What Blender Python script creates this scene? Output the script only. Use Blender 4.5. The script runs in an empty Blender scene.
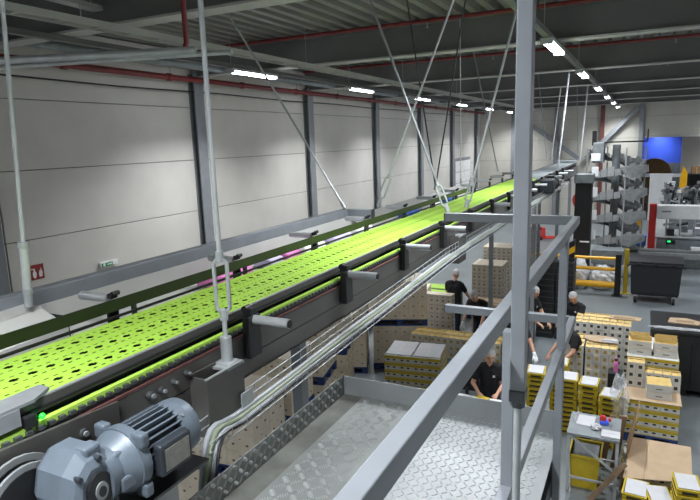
import bpy, bmesh, math, random
from mathutils import Vector, Matrix, noise
R = math.radians
rnd = random.Random(7)
scn = bpy.context.scene
COL = scn.collection
# ------------------------------------------------------------------ camera
H = 5.0
CM = Matrix(((0.8947094633, -0.0533288840, 0.4434534998),
             (0.4454841586, 0.1781936634, -0.8773772750),
             (-0.0322310528, 0.9825492601, 0.1831887300)))
cam_d = bpy.data.cameras.new('camera')
cam = bpy.data.objects.new('camera', cam_d)
COL.objects.link(cam)
cam_d.sensor_width = 36.0
cam_d.lens = 581.0 / 700.0 * 36.0
cam_d.clip_start = 0.05
cam_d.clip_end = 200
cam.matrix_world = Matrix.Translation((0, 0, H)) @ CM.to_4x4()
scn.camera = cam
# ------------------------------------------------------------------ world, exposure
wd = bpy.data.worlds.new('world')
scn.world = wd
wd.use_nodes = True
wd.node_tree.nodes['Background'].inputs[0].default_value = (0.8, 0.86, 0.95, 1)
wd.node_tree.nodes['Background'].inputs[1].default_value = 0.1
scn.view_settings.view_transform = 'Standard'
scn.view_settings.look = 'None'
scn.view_settings.gamma = 1
scn.view_settings.use_curve_mapping = False
scn.view_settings.exposure = 0.0
LAMP_W = 132.0


def ray(px, py):
    return CM @ Vector((px - 350.0, -(py - 250.0), -581.0))


def at_z(px, py, z):
    r = ray(px, py)
    return Vector((0, 0, H)) + r * ((z - H) / r.z)


def at_x(px, py, x):
    r = ray(px, py)
    return Vector((0, 0, H)) + r * (x / r.x)


def at_y(px, py, y):
    r = ray(px, py)
    return Vector((0, 0, H)) + r * (y / r.y)


# ------------------------------------------------------------------ materials
def lin(c):
    if isinstance(c, str):
        c = [int(c[i:i + 2], 16) / 255 for i in (0, 2, 4)]
    return tuple((v / 12.92 if v <= 0.04045 else ((v + 0.055) / 1.055) ** 2.4) for v in c) + (1.0,)


MATS = {}


def mat(name, col, rough=0.5, metal=0.0, var=0.12, scale=6.0, bump=0.0, bscale=60.0, alpha=1.0,
        trans=0.0, emit=None, estr=0.0, col2=None, stretch=None, spec=0.5):
    m = bpy.data.materials.new(name)
    m.use_nodes = True
    nt = m.node_tree
    b = nt.nodes['Principled BSDF']
    tc = nt.nodes.new('ShaderNodeTexCoord')
    src = tc.outputs['Object']
    if stretch:
        mp = nt.nodes.new('ShaderNodeMapping')
        mp.inputs['Scale'].default_value = stretch
        nt.links.new(src, mp.inputs['Vector'])
        src = mp.outputs['Vector']
    nz = nt.nodes.new('ShaderNodeTexNoise')
    nz.inputs['Scale'].default_value = scale
    nz.inputs['Detail'].default_value = 4
    nt.links.new(src, nz.inputs['Vector'])
    cr = nt.nodes.new('ShaderNodeValToRGB')
    c = lin(col)
    d = lin(col2) if col2 else tuple(v * (1 - var) for v in c[:3]) + (1,)
    u = c if col2 else tuple(min(1, v * (1 + var)) for v in c[:3]) + (1,)
    cr.color_ramp.elements[0].position = 0.32
    cr.color_ramp.elements[1].position = 0.68
    cr.color_ramp.elements[0].color = d
    cr.color_ramp.elements[1].color = u
    nt.links.new(nz.outputs['Fac'], cr.inputs['Fac'])
    nt.links.new(cr.outputs['Color'], b.inputs['Base Color'])
    b.inputs['Roughness'].default_value = rough
    b.inputs['Metallic'].default_value = metal
    b.inputs['Alpha'].default_value = alpha
    b.inputs['Transmission Weight'].default_value = trans
    b.inputs['Specular IOR Level'].default_value = spec
    if emit:
        b.inputs['Emission Color'].default_value = lin(emit)
        b.inputs['Emission Strength'].default_value = estr
    if bump:
        n2 = nt.nodes.new('ShaderNodeTexNoise')
        n2.inputs['Scale'].default_value = bscale
        nt.links.new(src, n2.inputs['Vector'])
        bp = nt.nodes.new('ShaderNodeBump')
        bp.inputs['Strength'].default_value = bump
        bp.inputs['Distance'].default_value = 0.01
        nt.links.new(n2.outputs['Fac'], bp.inputs['Height'])
        nt.links.new(bp.outputs['Normal'], b.inputs['Normal'])
    MATS[name] = m
    return m


mat('concrete', '70777a', 0.38, var=0.1, scale=0.9, col2='666c6f', bump=0.05, bscale=20)
mat('wallpanel', 'd3d0ca', 0.55, var=0.04, scale=1.5)
mat('wallpanel_end', 'c4c1b8', 0.55, var=0.05, scale=1.5)
mat('joint', '6f6d68', 0.8)
mat('column', '84888d', 0.5, var=0.08)
mat('beam', '6f7070', 0.55, var=0.08, scale=2)
mat('flange', 'b4b4b0', 0.5, var=0.08, scale=2)
mat('deck', '84837e', 0.5, var=0.06, scale=1.2)
mat('red_pipe', '7a2a2c', 0.45, var=0.15)
mat('oxide', '6b3f3c', 0.6, var=0.12)
mat('galv', 'a9aeb0', 0.4, 0.4, var=0.12, scale=14)
mat('galv_pipe', 'bcc0c3', 0.35, 0.4, var=0.1, scale=9)
mat('rail', '84898f', 0.36, 0.25, var=0.08, scale=5, bump=0.03, bscale=120)
mat('steel', '8f9395', 0.38, 0.4, var=0.15, scale=8)
mat('steel_dark', '55585a', 0.42, 0.6, var=0.2, scale=10)
mat('stainless', 'b4b8ba', 0.3, 0.45, var=0.1, scale=5)
mat('frame_plate', '5d5c59', 0.4, 0.45, var=0.16, scale=4, stretch=(1, 0.3, 1))
mat('motor_grey', '5c6670', 0.42, 0.1, var=0.08, scale=12)
mat('motor_dark', '2b3037', 0.45, 0.1, var=0.15)
mat('nameplate', '8e8d86', 0.35, 0.7, var=0.12, scale=30)
mat('black', '17181a', 0.45, var=0.2)
mat('black_soft', '232426', 0.6, var=0.2, scale=3)
mat('shirt', '15161b', 0.85, var=0.3, scale=14)
mat('trouser', '1d2436', 0.85, var=0.25, scale=14)
mat('lime', 'a0c94a', 0.5, var=0.05, scale=4, col2='98c146')
mat('lime_edge', '9ec64e', 0.4, var=0.05)
mat('guard', '161d11', 0.4, var=0.12, scale=3)
mat('red_strip', '5a3836', 0.5)
mat('tread', '8f9395', 0.45, 0.4, var=0.14, scale=3)
mat('tread_dirty', '6b6d68', 0.6, 0.25, var=0.3, scale=5, col2='484943')
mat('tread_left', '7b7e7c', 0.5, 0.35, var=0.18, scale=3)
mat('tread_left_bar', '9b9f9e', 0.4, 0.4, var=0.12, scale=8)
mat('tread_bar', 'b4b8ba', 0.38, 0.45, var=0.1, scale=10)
mat('blue_pallet', '263f78', 0.6, var=0.2)
mat('kraft', 'ab957a', 0.8, var=0.07, scale=5)
mat('kraft_dark', '8a6d4c', 0.85, var=0.12, scale=5)
mat('carton_beige', 'dbd0be', 0.75, var=0.06, scale=5)
mat('carton_grey', 'b5ada0', 0.75, var=0.06, scale=5)
mat('carton_white', 'c6c5c0', 0.7, var=0.05, scale=5)
mat('print_brown', '6d5a44', 0.8)
mat('print_dark', '3c352b', 0.8)
mat('gold_top', 'cdb06c', 0.5, 0.1, var=0.12, scale=12)
mat('gold_print', 'a99046', 0.6)
mat('yellow', 'b7a022', 0.55, var=0.08, scale=6)
mat('yellow_deep', 'e0a810', 0.4, var=0.06)
mat('tray_slot', '2b2710', 0.8)
mat('paper', 'babbbf', 0.6, var=0.04)
mat('film', 'e6eaee', 0.15, alpha=0.3, var=0.05)
mat('bag', 'd3d5d8', 0.25, alpha=0.72, var=0.08, scale=5)
mat('bin', '1f2124', 0.5, var=0.12)
mat('rubber', '1a1a1a', 0.7)
mat('wood', '86705a', 0.7, var=0.2, scale=6, stretch=(1, 8, 1))
mat('machine_white', 'd7d9db', 0.4, var=0.04)
mat('machine_grey', '7e8588', 0.45, 0.3, var=0.15)
mat('machine_red', 'c22f2c', 0.4, var=0.06)
mat('blue', '4668f0', 0.5, var=0.05)
mat('blue_bright', '2f62c4', 0.45)
mat('pink', 'e07fc0', 0.4)
mat('lilac', 'c9bfe4', 0.4)
mat('skin', 'c99a80', 0.55, var=0.06, scale=9)
mat('hair', '3a2f28', 0.7, var=0.2, scale=30)
mat('hairnet', 'dfe2e6', 0.6, alpha=0.5, var=0.15, scale=60)
mat('lip', '9a5a50', 0.5)
mat('eye', '1c1a1a', 0.2)
mat('glove', 'e6eaee', 0.5)
mat('sign_red', '8d2426', 0.4)
mat('sign_white', 'f0f0f0', 0.4)
mat('sign_green', '1f9a5f', 0.4)
mat('cable_white', '8f9498', 0.4, var=0.05)
mat('cable_green', '767e6a', 0.4)
mat('cable_black', '1b1c1f', 0.5)
mat('screen_green', '0d6a3a', 0.4, emit='26ff7c', estr=1.6)
mat('screen_blue', '2f4fb0', 0.4, emit='4a74ff', estr=0.8)
mat('tube_glow', 'ffffff', 0.4, emit='f3f8ff', estr=26.0)
mat('lamp_body', 'c4c7c9', 0.45)
mat('led_green', '1fbf2a', 0.4, emit='28ff3a', estr=3.0)


# ------------------------------------------------------------------ mesh building
class MB:
    def __init__(s):
        s.v, s.f, s.m, s.mats, s.sm = [], [], [], [], []

    def mi(s, name):
        if name not in s.mats:
            s.mats.append(name)
        return s.mats.index(name)

    def add(s, vs, fs, m, smooth=False):
        b = len(s.v)
        k = s.mi(m)
        s.v.extend([tuple(v) for v in vs])
        for f in fs:
            s.f.append([i + b for i in f])
            s.m.append(k)
            s.sm.append(smooth)
        return s

    def box(s, c, d, m, rot=None):
        x, y, z = d[0] / 2, d[1] / 2, d[2] / 2
        vs = [Vector((sx * x, sy * y, sz * z)) for sx in (-1, 1) for sy in (-1, 1) for sz in (-1, 1)]
        if rot is not None:
            if not isinstance(rot, Matrix):
                rot = Matrix.Rotation(rot, 3, 'Z')
            vs = [rot @ v for v in vs]
        c = Vector(c)
        return s.add([v + c for v in vs], [(0, 1, 3, 2), (4, 6, 7, 5), (0, 4, 5, 1), (2, 3, 7, 6), (0, 2, 6, 4), (1, 5, 7, 3)], m)

    def span(s, a, b, m):
        return s.box([(a[i] + b[i]) / 2 for i in range(3)], [abs(b[i] - a[i]) for i in range(3)], m)

    def bbox(s, c, d, m, bev=0.01, rot=None):
        """box with chamfered vertical and top/bottom edges"""
        bm = bmesh.new()
        bmesh.ops.create_cube(bm, size=1)
        for v in bm.verts:
            v.co = Vector((v.co.x * d[0], v.co.y * d[1], v.co.z * d[2]))
        bmesh.ops.bevel(bm, geom=bm.edges[:], offset=bev, segments=2, affect='EDGES', profile=0.5)
        if rot is not None and not isinstance(rot, Matrix):
            rot = Matrix.Rotation(rot, 3, 'Z')
        c = Vector(c)
        vs = [((rot @ v.co) if rot is not None else v.co) + c for v in bm.verts]
        bm.verts.index_update()
        s.add(vs, [[v.index for v in f.verts] for f in bm.faces], m)
        bm.free()
        return s

    def cyl(s, a, b, r, m, n=12, r2=None, cap=True, smooth=True):
        a, b = Vector(a), Vector(b)
        d = b - a
        if d.length < 1e-6:
            return s
        q = d.normalized().to_track_quat('Z', 'Y')
        r2 = r if r2 is None else r2
        vs = []
        for i in range(n):
            t = 2 * math.pi * i / n
            e = q @ Vector((math.cos(t), math.sin(t), 0))
            vs += [a + e * r, b + e * r2]
        fs = [(2 * i, 2 * ((i + 1) % n), 2 * ((i + 1) % n) + 1, 2 * i + 1) for i in range(n)]
        s.add(vs, fs, m, smooth)
        if cap:
            s.add([vs[2 * i] for i in range(n)], [list(range(n))[::-1]], m)
            s.add([vs[2 * i + 1] for i in range(n)], [list(range(n))], m)
        return s

    def tube(s, pts, r, m, n=8, cap=True):
        pts = [Vector(p) for p in pts]
        rings = []
        up = None
        for i, p in enumerate(pts):
            d = (pts[min(i + 1, len(pts) - 1)] - pts[max(i - 1, 0)]).normalized()
            if up is None:
                up = Vector((0, 0, 1)) if abs(d.z) < 0.9 else Vector((1, 0, 0))
            x = up.cross(d)
            if x.length < 1e-5:
                x = Vector((1, 0, 0)).cross(d)
            x.normalize()
            y = d.cross(x)
            up = y
            rr = r[i] if isinstance(r, (list, tuple)) else r
            rings.append([p + x * math.cos(2 * math.pi * k / n) * rr + y * math.sin(2 * math.pi * k / n) * rr for k in range(n)])
        vs = [v for rg in rings for v in rg]
        fs = []
        for i in range(len(rings) - 1):
            for k in range(n):
                fs.append((i * n + k, i * n + (k + 1) % n, (i + 1) * n + (k + 1) % n, (i + 1) * n + k))
        s.add(vs, fs, m, True)
        if cap:
            s.add(rings[0], [list(range(n))[::-1]], m)
            s.add(rings[-1], [list(range(n))], m)
        return s

    def beam(s, a, b, w, h, m, up=(0, 0, 1)):
        """rectangular bar a->b"""
        a, b = Vector(a), Vector(b)
        d = (b - a).normalized()
        up = Vector(up)
        x = d.cross(up)
        if x.length < 1e-4:
            x = Vector((1, 0, 0))
        x.normalize()
        z = x.cross(d).normalized()
        vs = []
        for p in (a, b):
            for sx, sz in ((-1, -1), (1, -1), (1, 1), (-1, 1)):
                vs.append(p + x * sx * w / 2 + z * sz * h / 2)
        return s.add(vs, [(0, 3, 2, 1), (4, 5, 6, 7), (0, 1, 5, 4), (1, 2, 6, 5), (2, 3, 7, 6), (3, 0, 4, 7)], m)

    def prism(s, poly, d, m, smooth=False):
        """extrude polygon (list of 3d points) by vector d"""
        d = Vector(d)
        n = len(poly)
        vs = [Vector(p) for p in poly] + [Vector(p) + d for p in poly]
        fs = [list(range(n))[::-1], [i + n for i in range(n)]]
        s.add(vs, fs, m)
        s.add(vs, [(i, (i + 1) % n, (i + 1) % n + n, i + n) for i in range(n)], m, smooth)
        return s

    def ell(s, c, r, m, nu=12, nv=8, rot=None, zmin=-1.0):
        c = Vector(c)
        vs, fs = [], []
        for j in range(nv + 1):
            th = math.pi * j / nv
            zz = math.cos(th)
            if zz < zmin:
                zz = zmin
            sr = math.sin(th) if zz > zmin else math.sqrt(max(0, 1 - zmin * zmin))
            for i in range(nu):
                t = 2 * math.pi * i / nu
                v = Vector((sr * math.cos(t) * r[0], sr * math.sin(t) * r[1], zz * r[2]))
                vs.append((rot @ v if rot is not None else v) + c)
        for j in range(nv):
            for i in range(nu):
                fs.append((j * nu + i, (j + 1) * nu + i, (j + 1) * nu + (i + 1) % nu, j * nu + (i + 1) % nu))
        return s.add(vs, fs, m, True)

    def mesh(s, name):
        me = bpy.data.meshes.new(name)
        me.from_pydata(s.v, [], s.f)
        for n in s.mats:
            me.materials.append(MATS[n])
        me.polygons.foreach_set('material_index', s.m)
        me.polygons.foreach_set('use_smooth', s.sm)
        me.update()
        return me

    def build(s, name, parent=None, loc=None, kind=None):
        return link(name, s.mesh(name), parent, loc, kind)


def link(name, me, parent=None, loc=None, kind=None):
    o = bpy.data.objects.new(name, me)
    COL.objects.link(o)
    if loc is not None:
        o.location = loc
    if parent is not None:
        o.parent = parent
    if kind:
        o['kind'] = kind
    return o


def tag(o, label, cat, group=None):
    o['label'] = label
    o['category'] = cat
    if group:
        o['group'] = group
    return o


def thing(name, label, cat, loc=(0, 0, 0), rz=0.0, group=None):
    o = bpy.data.objects.new(name, None)
    COL.objects.link(o)
    o.empty_display_size = 0.1
    o.location = loc
    o.rotation_euler = (0, 0, rz)
    return tag(o, label, cat, group)


def copy_tree(o, parent=None):
    c = o.copy()
    COL.objects.link(c)
    c.parent = parent
    for ch in list(o.children):
        copy_tree(ch, c)
    return c


def struct(o):
    o['kind'] = 'structure'
    return o


# ================================================================== THE HALL
XW, XR, YB, YE = -9.3, 12.0, -7.0, 37.0
ZD = 7.12          # underside of the roof deck
struct(MB().span((XW - 0.3, YB - 0.3, -0.2), (XR + 0.3, 52, 0), 'concrete').build('floor'))


def panel_wall(name, bays, rows, place, matname, holes=()):
    """bays: list of (u0,u1), rows: list of (z0,z1); place(u,depth,z)"""
    bk = MB()
    u0, u1 = bays[0][0], bays[-1][1]
    segs = [(u0, u1, rows[0][0], rows[-1][1])]
    for h in holes:
        out = []
        for a, b, c, d in segs:
            if h[0] >= b or h[1] <= a:
                out.append((a, b, c, d))
                continue
            if h[0] > a:
                out.append((a, h[0], c, d))
            if h[1] < b:
                out.append((h[1], b, c, d))
            if h[3] < d:
                out.append((max(a, h[0]), min(b, h[1]), h[3], d))
        segs = out
    for a, b, c, d in segs:
        p, q = place(a, -0.12, c), place(b, 0.0, d)
        bk.span(p, q, 'joint')
    w = struct(bk.build(name))
    for (a, b) in bays:
        for (c, d) in rows:
            if any(h[0] < (a + b) / 2 < h[1] and h[2] <= (c + d) / 2 < h[3] for h in holes):
                continue
            p, q = place(a + 0.012, 0.002, c + 0.006), place(b - 0.012, 0.03, d - 0.006)
            cc = [(p[i] + q[i]) / 2 for i in range(3)]
            dd = [abs(p[i] - q[i]) for i in range(3)]
            MB().bbox(cc, dd, matname, 0.008).build('panel', w)
    return w


rowz = [(0.0, 1.21), (1.21, 2.37), (2.37, 3.53), (3.53, 4.70), (4.70, 5.87), (5.87, 7.1)]
bay_y = [(YB, 0.85)] + [(0.85 + 5.0 * i, 5.85 + 5.0 * i) for i in range(7)] + [(35.85, YE)]
wl = panel_wall('wall_left', bay_y, rowz, lambda u, d, z: (XW + d, u, z), 'wallpanel')
# end wall with the big gate opening
bay_x = [(XW, -7.2), (-7.2, -4.7), (-4.7, -2.2), (-2.2, -0.05), (-0.05, 6.0), (6.0, 9.0), (9.0, XR)]
we = panel_wall('wall_end', bay_x, rowz, lambda u, d, z: (u, YE - d, z), 'wallpanel_end', holes=[(-0.05, 6.0, 0, 4.70)])
struct(MB().span((XR, YB, 0), (XR + 0.2, YE, 7.1), 'wallpanel').build('wall_right'))
struct(MB().span((XW, YB - 0.2, 0), (XR, YB, 7.1), 'wallpanel').build('wall_back'))
# columns along the left wall
for i in range(-1, 8):
    y = 0.85 + 5.0 * i - (0.3 if i < 2 else 0.2)
    m = MB()
    m.span((XW + 0.03, y - 0.13, 0), (XW + 0.055, y + 0.13, 6.6), 'column')
    m.span((XW + 0.055, y - 0.012, 0), (XW + 0.2, y + 0.012, 6.6), 'column')
    m.span((XW + 0.2, y - 0.15, 0), (XW + 0.225, y + 0.15, 6.6), 'column')
    struct(m.build('wall_column'))
for x in (-7.2, -4.7, -2.2, -0.2, 6.1):
    m = MB()
    m.span((x - 0.11, YE - 0.24, 0), (x + 0.11, YE - 0.22, 6.6), 'column' if x != -2.2 else 'oxide')
    m.span((x - 0.012, YE - 0.22, 0), (x + 0.012, YE - 0.06, 6.6), 'column' if x != -2.2 else 'oxide')
    m.span((x - 0.11, YE - 0.06, 0), (x + 0.11, YE - 0.031, 6.6), 'column' if x != -2.2 else 'oxide')
    struct(m.build('wall_column'))
# diagonal braces on the end wall
for a, b in (((-6.9, 6.2), (-3.4, 3.6)), ((-0.4, 6.4), (-3.0, 3.6))):
    struct(MB().beam((a[0], YE - 0.3, a[1]), (b[0], YE - 0.3, b[1]), 0.12, 0.24, 'column').build('wall_brace'))
# gate frame and the hall beyond
m = MB()
m.span((-0.2, YE - 0.08, 0), (-0.04, YE + 0.2, 4.8), 'flange')
m.span((5.95, YE - 0.08, 0), (6.1, YE + 0.2, 4.8), 'flange')
m.span((-0.2, YE - 0.08, 4.68), (6.1, YE + 0.2, 4.84), 'flange')
struct(m.build('door_1'))
struct(MB().span((-3, 44.0, 0), (2.75, 44.2, 5.6), 'blue').span((-3, 43.95, 0), (2.75, 43.999, 2.95), 'machine_grey').build('wall_far_blue'))
struct(MB().span((2.05, 41.0, 0), (9, 41.2, 5.6), 'wallpanel').build('wall_far_white'))
struct(MB().span((-3.2, YE + 0.1, 0), (-3, 44.2, 5.6), 'wallpanel').build('wall_far_left'))
struct(MB().span((-3.2, YE + 0.12, 5.6), (9.2, 44.4, 5.75), 'deck').build('ceiling_far'))
struct(MB().span((9, YE + 0.1, 0), (9.2, 44.2, 5.6), 'wallpanel').build('wall_far_right'))
# ---- roof deck: trapezoidal sheet, ribs along y
m = MB()
pitch, x = 0.3, XW - 0.1
prof = []
while x < XR + 0.2:
    prof += [(x, ZD), (x + 0.12, ZD), (x + 0.16, ZD + 0.12), (x + 0.26, ZD + 0.12)]
    x += pitch
vs = []
for (px_, pz_) in prof:
    vs += [(px_, YB - 0.2, pz_), (px_, YE + 0.1, pz_)]
m.add(vs, [(2 * i, 2 * i + 1, 2 * i + 3, 2 * i + 2) for i in range(len(prof) - 1)], 'deck')
m.span((XW - 0.1, YB - 0.2, ZD + 0.125), (XR + 0.3, YE + 0.1, ZD + 0.2), 'deck')
struct(m.build('ceiling'))
# ---- transverse roof beams
for i in range(-1, 8):
    y = 0.7 + 5.0 * i
    m = MB()
    m.span((XW, y - 0.14, 6.53), (XR, y + 0.14, 6.56), 'flange')
    m.span((XW, y - 0.012, 6.56), (XR, y + 0.012, 7.06), 'beam')
    m.span((XW, y - 0.14, 7.06), (XR, y + 0.14, ZD - 0.002), 'beam')
    struct(m.build('roof_beam'))


def pipe_thing(name, label, pts, r, mt, cat='pipe', group=None, n=8):
    b = Vector(pts[0])
    o = MB().tube([Vector(p) - b for p in pts], r, mt, n).build(name, None, b)
    return tag(o, label, cat, group)


# sprinkler pipes beneath the roof, each just in front of a beam
for i in range(0, 7):
    y = 0.7 + 5.0 * i - 0.5
    t = thing('sprinkler_pipe', 'dark red crosswise sprinkler pipe under the roof, %s from the camera end' % ['first', 'second', 'third', 'fourth', 'fifth', 'sixth', 'seventh'][i], 'pipe', (XW + 0.3, y, 7.03), group='crosswise sprinkler pipes')
    MB().cyl((0, 0, 0), (XR - XW - 0.6, 0, 0), 0.035, 'red_pipe', 10).build('pipe', t)
    for k in range(5):
        m = MB().cyl((1.5 + 4 * k, 0, -0.03), (1.5 + 4 * k, 0, -0.11), 0.012, 'galv', 6)
        m.cyl((1.5 + 4 * k, 0, -0.11), (1.5 + 4 * k, 0, -0.115), 0.035, 'galv', 10).build('sprinkler_head', t)
        MB().cyl((2.4 + 4 * k, 0, 0.03), (2.4 + 4 * k, 0, 0.1), 0.006, 'galv', 6).build('hanger', t)
t = thing('sprinkler_main', 'dark red sprinkler main running lengthwise along the left wall', 'pipe', (-8.9, YB + 0.4, 6.44))
MB().cyl((0, 0, 0), (0, YE - YB - 1, 0), 0.06, 'red_pipe', 12).build('pipe', t)
for k in range(17):
    MB().cyl((-0.0, 1.2 + 2.5 * k, 0), (0, 1.2 + 2.5 * k, 0.68), 0.008, 'galv', 6).build('hanger', t)
    MB().cyl((0, 1.1 + 2.5 * k, 0), (0, 1.2 + 2.5 * k, 0), 0.078, 'red_pipe', 12).build('coupling', t)
pipe_thing('conduit', 'thin dark conduit strung along the top of the left wall', [(-9.1, YB + .4 + 3 * k, 6.22 - (0.03 if k % 2 else 0)) for k in range(14)], 0.015, 'black')
t = thing('heating_pipe', 'grey insulated pipe running lengthwise high beside the left wall', 'pipe', (-8.3, YB + 0.4, 6.62))
MB().cyl((0, 0, 0), (0, YE - YB - 1, 0), 0.075, 'machine_grey', 12).build('pipe', t)
for k in range(9):
    MB().cyl((0, 3 + 5 * k, 0), (0, 3 + 5 * k, 0.5), 0.008, 'galv', 6).build('hanger', t)
# pair of pipes crossing at the upper left, and the red drop pipe
a, b = at_z(-40, 63, 5.85), at_z(196, 50, 5.85)
pipe_thing('steel_pipe', 'upper of the two bare steel pipes crossing below the roof at upper left', [a, b], 0.034, 'galv_pipe', n=14)
pipe_thing('steel_pipe', 'lower of the two bare steel pipes crossing below the roof at upper left', [at_z(-40, 70, 5.82), at_z(232, 52, 5.82)], 0.022, 'galv_pipe', n=14)
j = at_z(187, 51, 5.92)
pipe_thing('red_drop_pipe', 'dark red pipe dropping from the roof and turning along the two steel pipes', [(j.x, j.y, 7.1), (j.x, j.y, 6.0), (j.x - 0.02, j.y - 0.01, 5.93), at_z(178, 53, 5.9), at_z(150, 55.5, 5.9)], 0.026, 'red_pipe', n=10)
t = thing('cable_ladder', 'pale cable ladder running lengthwise below the beams at upper left', 'cable ladder', (-5.8, YB + 0.4, 6.42))
MB().span((-0.1, 0, -0.03), (-0.085, YE - YB - 1, 0.05), 'flange').build('side_bar', t)
MB().span((0.085, 0, -0.03), (0.1, YE - YB - 1, 0.05), 'flange').build('side_bar', t)
for k in range(85):
    MB().span((-0.085, 0.2 + 0.5 * k, -0.02), (0.085, 0.24 + 0.5 * k, -0.005), 'flange').build('rung', t)
for k in range(9):
    MB().cyl((0, 1.5 + 5 * k, 0.0), (0, 1.5 + 5 * k, 0.7), 0.006, 'galv', 6).build('hanger', t)
# lighting trunking and lamps
ROWS = (-7.1, -1.4, 4.3, 9.6)
for r_, x in enumerate(ROWS):
    t = thing('lighting_trunking', ['grey lighting trunking carrying the lamp row near the left wall', 'grey lighting trunking carrying the lamp row above the conveyor', 'grey lighting trunking right of the conveyor, out over the packing floor', 'grey lighting trunking nearest the right wall'][r_], 'trunking', (x, YB + 0.3, 6.47))
    MB().span((-0.05, 0, -0.02), (0.05, YE - YB - 0.8, 0.02), 'beam').span((-0.055, 0, 0.02), (-0.035, YE - YB - 0.8, 0.05), 'beam').span((0.035, 0, 0.02), (0.055, YE - YB - 0.8, 0.05), 'beam').build('channel', t)
    for k in range(9):
        MB().cyl((0, 1.0 + 5.0 * k, 0.02), (0, 1.0 + 5.0 * k, 0.62), 0.006, 'galv', 6).build('suspension', t)
ld = bpy.data.lights.new('lamp_light', 'AREA')
ld.shape = 'RECTANGLE'
ld.size, ld.size_y = 0.16, 1.35
ld.energy = LAMP_W
ld.spread = R(126)
ld.color = (0.94, 0.97, 1.0)
ord_ = ['first', 'second', 'third', 'fourth', 'fifth', 'sixth', 'seventh', 'eighth', 'ninth']
lamp_body = MB().span((-0.09, -0.75, 0.03), (0.09, 0.75, 0.075), 'lamp_body').span((-0.04, -0.3, 0.075), (0.04, 0.3, 0.10), 'lamp_body').mesh('lamp_body')
lamp_tube2 = MB().cyl((-0.045, -0.7, 0.008), (-0.045, 0.7, 0.008), 0.019, 'tube_glow', 8).mesh('lamp_tube')
lamp_tube = MB().cyl((0.045, -0.7, 0.008), (0.045, 0.7, 0.008), 0.019, 'tube_glow', 8).mesh('lamp_tube')
lamp_cap = MB().span((-0.09, -0.77, -0.02), (0.09, -0.72, 0.07), 'lamp_body').mesh('lamp_cap')
lamp_cap2 = MB().span((-0.09, 0.72, -0.02), (0.09, 0.77, 0.07), 'lamp_body').mesh('lamp_cap')
for r_, x in enumerate(ROWS):
    n_ = 0
    for k in range(9):
        y = -5.0 + 5.0 * k
        if r_ == 0 and k == 2:
            continue          # this place on the track carries no lit lamp
        lab = ['lit strip lamp of the row near the left wall, %s from the camera end', 'lit strip lamp of the row above the conveyor, %s from the camera end', 'lit strip lamp of the row over the packing floor, %s from the camera end', 'lit strip lamp of the row by the right wall, %s from the camera end'][r_] % ord_[k]
        t = thing('strip_lamp', lab, 'lamp', (x, y + (0.0 if r_ == 0 else 0.3), 6.37), group='strip lamps under the roof')
        for nm, me in (('housing', lamp_body), ('tube', lamp_tube), ('tube', lamp_tube2), ('end_cap', lamp_cap), ('end_cap', lamp_cap2)):
            link(nm, me, t)
        lo = bpy.data.objects.new('lamp_light', ld)
        COL.objects.link(lo)
        lo.parent = t
        lo.location = (0, 0, -0.03)
far_fill = ld.copy()  # unseen far hall lamps, added to brighten the blue wall beyond the gate
far_fill.energy = LAMP_W * 0.45
for q, (x, y) in enumerate(((0.9, 42.9), (5.0, 39.0))):
    t = thing('strip_lamp', ['added strip lamp in the far hall to brighten the blue wall', 'added strip lamp in the far hall at the right, beyond the gate'][q], 'lamp', (x, y, 5.3), group='added far hall lamps')
    for nm, me in (('housing', lamp_body), ('tube', lamp_tube), ('tube', lamp_tube2), ('end_cap', lamp_cap), ('end_cap', lamp_cap2)):
        link(nm, me, t)
    MB().cyl((0, 0, 0.1), (0, 0, 0.29), 0.006, 'galv', 6).build('suspension', t)
    lo = bpy.data.objects.new('lamp_light', far_fill)
    COL.objects.link(lo)
    lo.parent = t
    lo.location = (0, 0, -0.03)
# unlit fixture at the top left
a, b = at_z(48, -4, 6.75), at_z(98, 9, 6.75)
t = thing('unlit_fixture', 'unlit pale strip fixture under the roof at the top left corner', 'lamp', (a + b) / 2)
d = (b - a) / 2
MB().beam(-d, d, 0.16, 0.06, 'flange').build('housing', t)
MB().cyl(-d * 0.7, -d * 0.7 + Vector((0, 0, 0.37)), 0.006, 'galv', 6).cyl(d * 0.7, d * 0.7 + Vector((0, 0, 0.37)), 0.006, 'galv', 6).build('suspension', t)
# signs on the left wall
c = at_x(37, 272, XW + 0.04)
t = thing('extinguisher_sign', 'square red fire extinguisher sign on the left wall', 'sign', c)
MB().box((0, 0, 0), (0.008, 0.26, 0.26), 'sign_red').build('plate', t)
m = MB()
m.prism([(0.004, -0.05 + 0.035 * math.cos(a), -0.03 + (0.06 if math.sin(a) > 0 else 0.075) * math.sin(a)) for a in [k * math.pi / 8 for k in range(16)]], (0.003, 0, 0), 'sign_white')
m.box((0.0055, -0.05, 0.04), (0.003, 0.03, 0.05), 'sign_white').box((0.0055, -0.075, 0.06), (0.003, 0.06, 0.018), 'sign_white')
m.prism([(0.004, 0.035, -0.09), (0.004, 0.09, -0.09), (0.004, 0.1, -0.02), (0.004, 0.075, 0.07), (0.004, 0.06, 0.0), (0.004, 0.045, 0.03), (0.004, 0.03, -0.03)], (0.003, 0, 0), 'sign_white')
m.build('pictogram', t)
c = at_x(108, 263, XW + 0.05)
t = thing('exit_sign', 'small lit green and white exit sign on the left wall', 'sign', c)
MB().bbox((0.02, 0, 0), (0.05, 0.42, 0.1), 'sign_white', 0.008).build('box', t)
m = MB().box((0.048, -0.06, -0.012), (0.004, 0.26, 0.07), 'sign_green')
m.build('green_panel', t)
MB().box((0.0515, -0.13, -0.01), (0.003, 0.05, 0.06), 'sign_white').build('door_symbol', t)
m = MB()
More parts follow.
